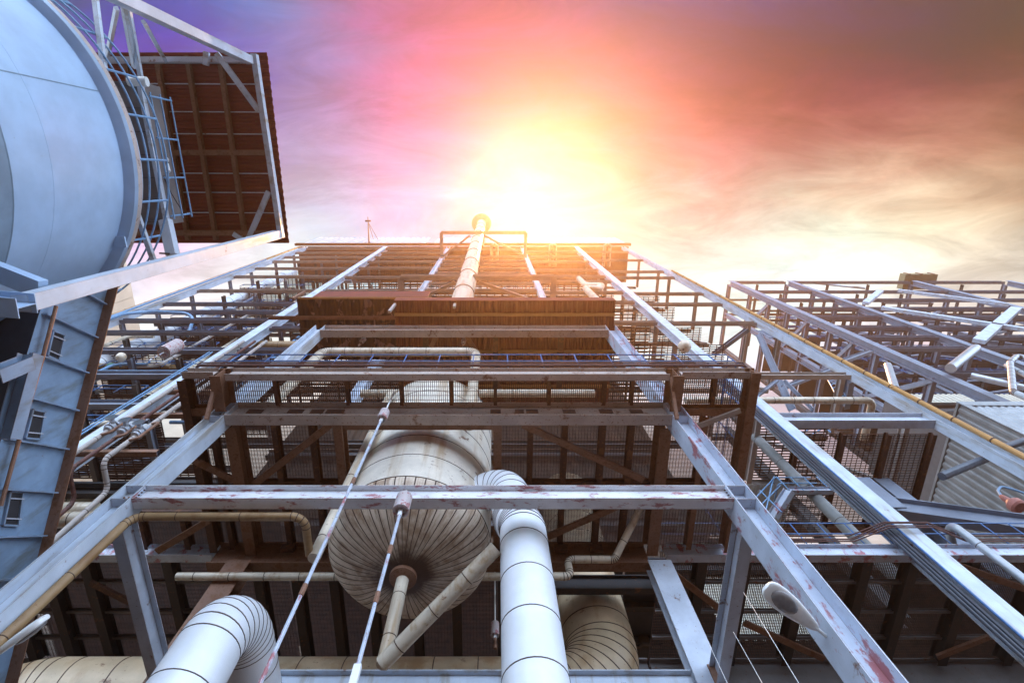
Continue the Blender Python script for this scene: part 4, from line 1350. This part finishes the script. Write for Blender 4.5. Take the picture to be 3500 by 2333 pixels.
# ================================================================== cream tower beyond the open bay
cw = thing('cream_building', 'plain cream panelled wall rising behind the inclined duct', 'building', (-46, 15, -1.7))
mb = MB()
for k in range(12):
    mb.box(-46, -40, 4 + 2.2 * k, 4 + 2.2 * k + 2.17, -1.7, 57)
build('wall', MB().box(-46, -40.05, 4.01, 30.3, -1.7, 56.9), 'cream', cw)
for k in range(12):
    build('wall_panel', MB().box(-40.045, -39.98, 4 + 2.2 * k, 4 + 2.2 * k + 2.165, -1.7, 57), 'cream', cw)
b2 = thing('cream_building', 'cream sheet roof low between the bright cable column and the platform end', 'building', (16, 18, 14))
p = [at(*zJ(2040, 760), Z=21), at(*zJ(2165, 725), Z=21), at(*zJ(2140, 820), Z=21)]
build('roof_sheet', MB().corrugated((8.6, 13.2, 20.5), (5, 0, 0), (0, 3, .4), (0, 0, 1), .3, .05), 'siding_pale', b2)
build('wall', MB().corrugated((8.6, 16.2, 15), (5, 0, 0), (0, 0, 5.5), (0, -1, 0), .3, .05), 'cream', b2)

# ================================================================== second frame further off
T0 = 19.5
q = 19.5 / 14
tw = thing('second_boiler_frame', 'grey open steel tower standing past the amber piped column', 'building', (60, T0, -1.7))
TX = [T0 / .418, T0 / .336, T0 / .236, T0 / .205 + 6]
TT = at(2600, 958, Y=T0).z
for k, x in enumerate(TX):
    build('column', MB().ibeam((x, T0 + .5, -1.7), (x, T0 + .5, TT), .95, 1.0, up=(0, 1, 0), tf=.05), 'far_steel', tw)
    for y in (T0 + 7, T0 + 14):
        build('inner_column', MB().ibeam((x, y, -1.7), (x, y, TT), .8, .8, up=(0, 1, 0)), 'far_dark' if y > T0 + 10 else 'far_steel', tw)
rowsT = [958, 990, 1018, 1047, 1076, 1112, 1145, 1182, 1268]
for v in rowsT:
    z = at(2600, v, Y=T0).z
    for i in range(3):
        build('beam', MB().ibeam((TX[i] + .5, T0 + .5, z + .4), (TX[i + 1] - .5, T0 + .5, z + .4), .8, .5), 'far_steel', tw)
    for x in TX:
        build('cross_girder', MB().ibeam((x, T0 + .9, z + .4), (x, T0 + 13.6, z + .4), .8, .5), 'far_steel', tw)
    build('rear_beam', MB().ibeam((TX[0] + .5, T0 + 7, z + .4), (TX[3], T0 + 7, z + .4), .6, .4), 'far_dark', tw)
    build('inner_beam', MB().ibeam((TX[0] + .5, T0 + 4, z + .35), (TX[3], T0 + 4, z + .35), .5, .3), 'far_dark', tw)
    for x in (TX[0] + 5.5, TX[1] + 8, TX[1] + 16, TX[2] + 10):
        build('cross_girder', MB().ibeam((x, T0 + .9, z + .3), (x, T0 + 13.6, z + .3), .5, .3), 'far_dark', tw)
zs = sorted(at(2600, v, Y=T0).z for v in rowsT)
for k, z in enumerate(zs[:7]):
    for j, (x0, x1) in enumerate(((TX[0] + 1, TX[1] - 1), (TX[1] + 1, TX[2] - 2), (TX[2] + 1, TX[3] - 2))):
        if k > 3 and (j + k) % 2:
            continue
        build('floor_plate', MB().box(x0, x1 - (k % 3) * 2, T0 + 7.3, T0 + 13.5, z + .9, z + 1.0), 'far_wall', tw)
        build('railing', rail_mb(x0, x1, T0 + 7.1, z + 1.0, 2.0, 1.2, .05), 'rail', tw)
        build('rear_beam', MB().ibeam((x0 - .5, T0 + 14, z + .4), (x1 + .5, T0 + 14, z + .4), .7, .4), 'far_dark', tw)
for k, x in enumerate((TX[0] + 3.5, TX[0] + 7.5, TX[1] + 5, TX[1] + 10, TX[1] + 15, TX[1] + 20, TX[2] + 6, TX[2] + 12)):
    for y in (T0 + 4.0, T0 + 10.5):
        build('hanger_post', MB().ibeam((x, y, 20), (x, y, zs[8 - (k % 3)]), .5, .45), 'far_dark' if y > T0 + 8 else 'far_steel', tw)
build('casing_wall', MB().corrugated((TX[0] + 2, T0 + 15, 22), (52, 0, 0), (0, 0, 46), (0, -1, 0), 1.2, .2, .03), 'far_wall', tw)
for k in range(0, 8, 2):
    build('brace', MB().bar((TX[0] + .3, T0 + 7, zs[k]), (TX[1] - .3, T0 + 7, zs[k + 1]), .5), 'far_steel', tw)
    build('brace', MB().bar((TX[0], T0 + 1, zs[k]), (TX[0], T0 + 6.6, zs[k + 1]), .5), 'far_steel', tw)
    build('brace', MB().bar((TX[2] - .3, T0 + 7, zs[k + 1]), (TX[1] + .3, T0 + 7, zs[k]), .5), 'far_steel', tw)
for k in range(1, 7):
    z0_, z1_ = zs[k] + .8, zs[k + 1]
    build('brace', MB().bar((TX[1] + 1, T0 + 7.2, z0_ if k % 2 else z1_), (TX[1] + 14, T0 + 7.2, z1_ if k % 2 else z0_), .45), 'far_steel', tw)
    build('brace', MB().bar((TX[1] + 15, T0 + 4, z1_ if k % 2 else z0_), (TX[2] - 1, T0 + 4, z0_ if k % 2 else z1_), .4), 'far_steel', tw)
    build('railing', rail_mb(TX[0] + 1, TX[2] - 1, T0 + 3.8, zs[k] + .8, 1.8, 1.2, .05), 'rail', tw)
for p, q_, w in ((zD(1400, 395), zD(2353, 540), .8), (zD(1510, 280), zD(2250, 375), .6), (zD(2300, 400), zD(2050, 620), 1.2), (zD(1390, 285), zD(1290, 365), .9)):
    build('brace', MB().bar(at(*p, Y=T0 - .4), at(*q_, Y=T0 - .4), w, .5, up=(0, 1, 0)), 'steel_clean', tw)
for p, q_, y, w in ((zD(2030, 665), zD(1860, 800), 18.5, .47), (zD(800, 215), zD(1290, 265), 21, .22), (zD(2000, 850), zD(2353, 930), 18, .3), (zD(1400, 360), zD(1740, 365), 24, .3), (zD(1440, 780), zD(1490, 940), 19, .36)):
    build('tube_strut', MB().tube([at(*p, Y=y), at(*q_, Y=y)], w, 14), 'siding', tw)
c = at(*zD(1615, 195), Y=T0)
bx = thing('winch_box', 'yellow winch box on top of the far grey steel tower', 'winch', c)
build('housing', MB().box(c.x - 3.2, c.x + 3.2, T0 - 1.0, T0 + 2, TT + .9, TT + 2.4), 'yellow', bx)
for k in range(3):
    build('rib', MB().box(c.x - 2.6 + 2.4 * k, c.x - 2.2 + 2.4 * k, T0 - 1.15, T0 - 1.0, TT + .9, TT + 2.4), 'joist_worn', bx)
pts = [at(*zD(2280, 960), Y=17) - V(0, 0, 18), at(*zD(2280, 960), Y=17), at(*zD(2260, 760), Y=17), at(*zD(2310, 715), Y=17), at(*zD(2400, 740), Y=17)]
tag(build('clad_pipe', MB().tube(pts, .26, 14, bend=.7, ring=1.2, ringarc=5, ringw=.06), ['siding', 'seam']), 'white ribbed pipe bend in front of the far grey tower', 'pipe')
pts = [at(*zD(2225, 960), Y=17.2) - V(0, 0, 18), at(*zD(2235, 780), Y=17.2)]
tag(build('clad_pipe', MB().tube(pts, .24, 14, ring=1.2, ringw=.06), ['siding', 'seam']), 'upright white pipe next to the ribbed bend by the far tower', 'pipe')
pc = thing('pale_roof_building', 'pale yellow profiled roof edge far below the grey steel tower', 'building', (40, 26, 20))
a = at(*zD(1590, 1000), Y=24)
build('roof_sheet', MB().corrugated((a.x - 2, 24, a.z - 2), (22, 0, 0), (0, 0, 3), (0, -1, 0), .6, .1), 'cream', pc)
build('wall', MB().box(a.x - 2, a.x + 20, 24.3, 34, -1.7, a.z + 1), 'far_dark', pc)

# ================================================================== silo with ring, guardrail, canopy
SCX, SCY, SR = -11.6, -.5, 3.72
si = thing('silo', 'huge pale blue round silo with a projecting rim', 'silo', (SCX, SCY, -1.7))
prof = [(SR, -1.7, 0), (SR, 9.0, 0), (SR + .012, 9.02, 1)]
for z in (9.85,):
    prof += [(SR + .012, z, 1), (SR + .015, z + .003, 1), (SR + .015, z + .012, 1), (SR + .012, z + .024, 1)]
prof += [(SR + .012, 11.93, 1), (SR, 12.4, 1)]
mbs = MB().lathe(SCX, SCY, [(r, z, 0) for r, z, m in prof], 96)
k = 0
n = 96
for i in range(len(prof) - 1):
    for j in range(n):
        mbs.m[i * n + j] = prof[i][2]
build('shell', mbs, ['silo_dark', 'silo', 'silo_dark'], si, 20)
build('rim', MB().lathe(SCX, SCY, [(SR + .01, 11.72, 0), (SR + .20, 11.80, 0), (SR + .24, 11.86, 1), (SR + .24, 12.0, 1), (SR, 12.02, 0)], 96), ['silo', 'steel_rusty'], si)
build('roof', MB().lathe(SCX, SCY, [(SR - .05, 12.2, 0), (SR - .05, 12.4, 0), (.4, 13.4, 0)], 48), 'silo_dark', si)
p = at(*zA(690, 1440), Z=11.7)
build('lifting_lug', MB().box(p.x - .05, p.x + .22, p.y - .12, p.y + .12, 11.68, 11.72), 'silo', si)
for (p_, z0_, z1_) in ((zA(330, 470), 9.05, 11.7),):
    d_ = at(*p_, Z=10.5)
    an = math.atan2(d_.y - SCY, d_.x - SCX)
    c0 = V(SCX + (SR + .012) * cos(an), SCY + (SR + .012) * sin(an), 0)
    build('weld_seam', MB().bar(c0 + V(0, 0, z0_), c0 + V(0, 0, z1_), .02, .012, up=(cos(an), sin(an), 0)), 'silo_dark', si)
for p_ in (zA(320, 490), zA(130, 1234), zA(178, 1310), zA(182, 1337)):
    d_ = sky_dir(*p_)
    t_ = 9.0 / abs(d_.x)
    for _ in range(30):
        q_ = d_ * t_
        t_ -= (math.hypot(q_.x - SCX, q_.y - SCY) - SR - .02) * .5 / max(.3, abs(d_.x)) * (1 if True else 0)
        t_ = max(5.0, t_) if math.hypot((d_ * t_).x - SCX, (d_ * t_).y - SCY) < 30 else 9.0
    q_ = d_ * t_
    if abs(math.hypot(q_.x - SCX, q_.y - SCY) - SR) < .3:
        build('clip', MB().box(q_.x - .02, q_.x + .03, q_.y - .12, q_.y + .12, q_.z - .012, q_.z + .012), 'slate', si)
hr = thing('ring_guardrail', 'pale blue guardrail curving round the silo rim', 'guardrail', (SCX, SCY, 12.0))
for k, f in enumerate((1.06, .7, .34)):
    pts = [V(SCX + (SR + .18) * cos(a), SCY + (SR + .18) * sin(a), 12.0 + f) for a in [radians(-110 + 4 * j) for j in range(46)]]
    build('hoop_rail', MB().tube(pts, .022, 8), 'rail_pale', hr)
for k in range(14):
    a = radians(-105 + 13.4 * k)
    q0 = V(SCX + (SR + .18) * cos(a), SCY + (SR + .18) * sin(a), 12.0)
    build('post', MB().tube([q0, q0 + V(0, 0, 1.06)], .026, 8), 'rail_pale', hr)

cz = 18.0
cn = thing('rust_canopy', 'rust brown corrugated canopy on pale posts above the silo', 'canopy', (-9.5, -.7, cz))
build('sheeting', MB().corrugated((-12.3, -3.62, cz), (0, 5.79, 0), (5.35, 0, 0), (0, 0, 1), .23, .035, .004), 'roof_rust', cn)
for x in (-11.3, -10.3, -9.36, -8.37):
    build('purlin', MB().ibeam((x, -3.5, cz - .10), (x, 2.05, cz - .10), .16, .13), 'joist_worn', cn)
for y, mt in ((-3.35, 'steel'), (-.71, 'joist_worn'), (1.8, 'joist_worn')):
    build('rafter', MB().ibeam((-12.2, y, cz - .3), (-7.15, y, cz - .3), .24, .16), mt, cn)
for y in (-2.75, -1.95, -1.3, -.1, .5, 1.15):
    build('lit_seam_strip', MB().bar((-12.0, y, cz - .02), (-7.2, y + .02, cz - .02), .035, .03), 'steel', cn)  # pale strips standing in for light along the sheet laps
build('edge_beam', MB().bar((-7.2, -3.5, cz - .34), (-7.05, 1.95, cz - .34), .16, .22), 'steel_clean', cn)
for (p, q_) in ((zA(1290, 320), zA(1540, 660)), (zA(1600, 1140), zA(1480, 1420)), (zA(1390, 1390), zA(1450, 1430)), (zA(1230, 310), zA(1225, 390))):
    build('plan_brace', MB().bar(at(*p, Z=cz - .4), at(*q_, Z=cz - .4), .16, .1), 'steel_clean', cn)
build('corner_post', MB().bar((-7.12, 1.83, 7.7), (-7.12, 1.83, cz - .45), .26, .26), 'steel_clean', cn)
build('corner_post', MB().bar((-7.32, -3.32, 10.5), (-7.32, -3.32, cz - .45), .22, .22), 'steel_clean', cn)
for (p, q_, z0, z1) in ((zA(565, -20), zA(622, 430), 13.2, 12.2), (zA(695, 50), zA(640, 330), 15.5, 17.5), (zA(735, 40), zA(800, 400), 14, 15.5), (zA(765, 60), zA(845, 500), 14.6, 15.6),
                        (zA(855, 130), zA(985, 365), 15.5, 17.5), (zA(795, 1215), zA(925, 1580), 12.2, 12.8)):
    build('stay', MB().bar(at(*p, Z=z0), at(*q_, Z=z1), .11, .09), 'steel_clean', cn)
b0 = at(*zG(20, 560), Z=7.9)
build('bracket', MB().ibeam((-9.4, 1.6, 7.55), (-6.9, 1.83, 7.55), .34, .3), 'silo', cn)
build('bracket', MB().bar((-9.0, 1.2, 8.7), (-7.3, 1.75, 8.35), .3, .16), 'silo', cn)

cv = thing('conveyor_casing', 'grey ribbed conveyor casing slung under the rust canopy', 'conveyor', (-10, -.6, 15))
build('casing', MB().box(-10.9, -9.2, -2.35, 1.3, 15.0, 15.9), 'taupe', cv)
for k in range(7):
    y = -2.3 + .58 * k
    build('cross_rib', MB().box(-10.9, -9.19, y, y + .04, 14.9, 15.0), 'far_dark', cv)
build('side_channel', MB().bar((-9.17, -2.4, 14.97), (-9.12, 1.35, 14.97), .1, .16), 'steel_clean', cv)
p = at(*zA(765, 485), Z=14.9)
build('motor', MB().tube([p, p + V(.45, 0, .05)], .12, 14), 'lamp', cv)
p, q_ = at(*zA(985, 1310), Z=15), at(*zA(1030, 1520), Z=14.6)
build('chute', MB().bar(p, q_, .28, .22), 'steel', cv)
build('crank', MB().bar(at(*zA(950, 1507), Z=14.5), at(*zA(1010, 1510), Z=14.5), .04), 'joist', cv)
gr = thing('handrail', 'pale blue straight handrail beside the conveyor casing', 'handrail', (-9.1, -2, 15))
for f in (1.0, .5, .06):
    build('rail', MB().tube([V(-9.0, -2.1, 15 + f * .95), V(-8.95, 1.15, 15 + f * .95)], .022, 8), 'rail_pale', gr)
for k in range(4):
    y = -2.0 + 1.02 * k
    build('post', MB().tube([V(-9.0, y, 15), V(-8.98, y, 15.95)], .026, 8), 'rail_pale', gr)
p = at(*zA(985, 955), Z=15.6)
vb = thing('valve_actuator', 'small white actuator wired up under the rust canopy', 'actuator', p)
build('body', MB().tube([p, p + V(-.35, -.15, .25)], .1, 12), 'lamp', vb)
build('knob', MB().tube([p + V(0, .1, 0), p + V(.08, .3, -.1)], .07, 10), 'lamp', vb)
tag(build('wire', MB().tube([p, at(*zA(955, 1010), Z=15.3), at(*zA(1020, 1150), Z=15.4), at(*zA(1075, 1240), Z=15.5)], .014, 6, bend=.3), 'cable'), 'slack black wire hanging from the white actuator', 'wire')

# ================================================================== inclined duct below the silo
DX = -9.0
A0, A1 = at(*zG(835, 400), X=DX), at(*zH(255, 730), X=DX)
ax = (A1 - A0).normalized()
A0 = A0 - ax * 1.2
A1 = A1 + ax * 3
dn = Vector((0, ax.z, -ax.y))
if dn.z > 0:
    dn = -dn
DH = 1.55
du = thing('inclined_duct', 'blue grey stiffened duct sloping away beneath the silo', 'duct', A0)
mb = MB()
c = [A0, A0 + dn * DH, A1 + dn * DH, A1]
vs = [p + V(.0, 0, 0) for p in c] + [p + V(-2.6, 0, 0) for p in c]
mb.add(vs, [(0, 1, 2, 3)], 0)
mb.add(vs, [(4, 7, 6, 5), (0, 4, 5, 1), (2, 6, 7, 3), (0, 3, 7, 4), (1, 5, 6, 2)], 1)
build('casing', mb, ['duct', 'duct_shade'], du)
build('edge_flange', MB().bar(A0 + V(.09, 0, 0), A1 + V(.09, 0, 0), .05, .22, up=(1, 0, 0)).bar(A0 + dn * .04 + V(.2, 0, 0), A1 + dn * .04 + V(.2, 0, 0), .1, .02, up=dn), 'joist_worn', du)
for p in (zG(770, 530), zG(710, 790), zG(640, 1060), zG(570, 1350), zH(415, 65), zH(345, 345), zH(275, 620), zH(200, 880)):
    s0 = at(*p, X=DX)
    s0 = A0 + ax * (s0 - A0).dot(ax)
    build('stiffener', MB().bar(s0 + V(.06, 0, 0) + dn * .06, s0 + V(.06, 0, 0) + dn * (DH - .05), .12, .03, up=ax), 'duct', du)
for cs_ in (((395, 738), (482, 772), (435, 968), (350, 930)), ((238, 1342), (328, 1358), (290, 1568), (180, 1560)), ((65, 1770 + 200), (160, 1975), (125, 2230), (10, 2225))):
    pts = [at(*zG(*c_), X=DX + .004) for c_ in cs_]
    mb = MB().add(pts + [p + V(.03, 0, 0) for p in pts], [(3, 2, 1, 0), (4, 5, 6, 7), (0, 1, 5, 4), (1, 2, 6, 5), (2, 3, 7, 6), (3, 0, 4, 7)])
    vg = build('vent_grille', mb, 'mesh', du)
    mb = MB()
    for i in range(4):
        mb.bar(pts[i] + V(.03, 0, 0), pts[(i + 1) % 4] + V(.03, 0, 0), .035, .05, up=(1, 0, 0))
    build('frame', mb, 'duct', vg)
    for f in (.2, .8):
        s0 = pts[0].lerp(pts[3], f) + V(.05, 0, 0)
        s1 = pts[1].lerp(pts[2], f) + V(.05, 0, 0)
        build('clamp_bar', MB().bar(s0, s1 + (s1 - s0) * .12, .025), 'steel', vg)
cu = [at(*zG(430, 550), X=DX + .15), at(*zG(330, 930), X=DX + .15), at(*zG(150, 1560), X=DX + .15), at(*zH(5, 430), X=DX + .15)]
tag(build('conduit', MB().tube(cu, .035, 8, bend=.3), 'joist_worn'), 'rusty conduit running down the face of the inclined duct', 'conduit')
fr = thing('duct_support', 'pale boxy support legs below the dark side of the inclined duct', 'support frame', at(*zG(150, 1100), X=-8.4))
for (p, q_, x, w) in ((zG(235, 920), zG(60, 1568), -8.5, .3), (zG(-60, 1090), zG(200, 985), -8.4, .3)):
    build('leg' if x < -8.45 else 'tie_beam', MB().ibeam(at(*p, X=x), at(*q_, X=x), w, w * .8, up=(1, 0, 0)), 'duct', fr)

# ================================================================== haze
if HAZE:
    m, nt, b = new_mat('haze')
    nt.nodes.remove(b)
    vo = nt.nodes.new('ShaderNodeVolumePrincipled')
    vo.inputs['Color'].default_value = (*HAZE[2], 1)
    vo.inputs['Density'].default_value = HAZE[0]
    vo.inputs['Anisotropy'].default_value = HAZE[1]
    nt.links.new(vo.outputs[0], nt.nodes['Material Output'].inputs['Volume'])
    M['haze'] = m
    hz = setting('haze', MB().box(-401, 401, -401, 401, -3.0, 118), 'haze', 'stuff')
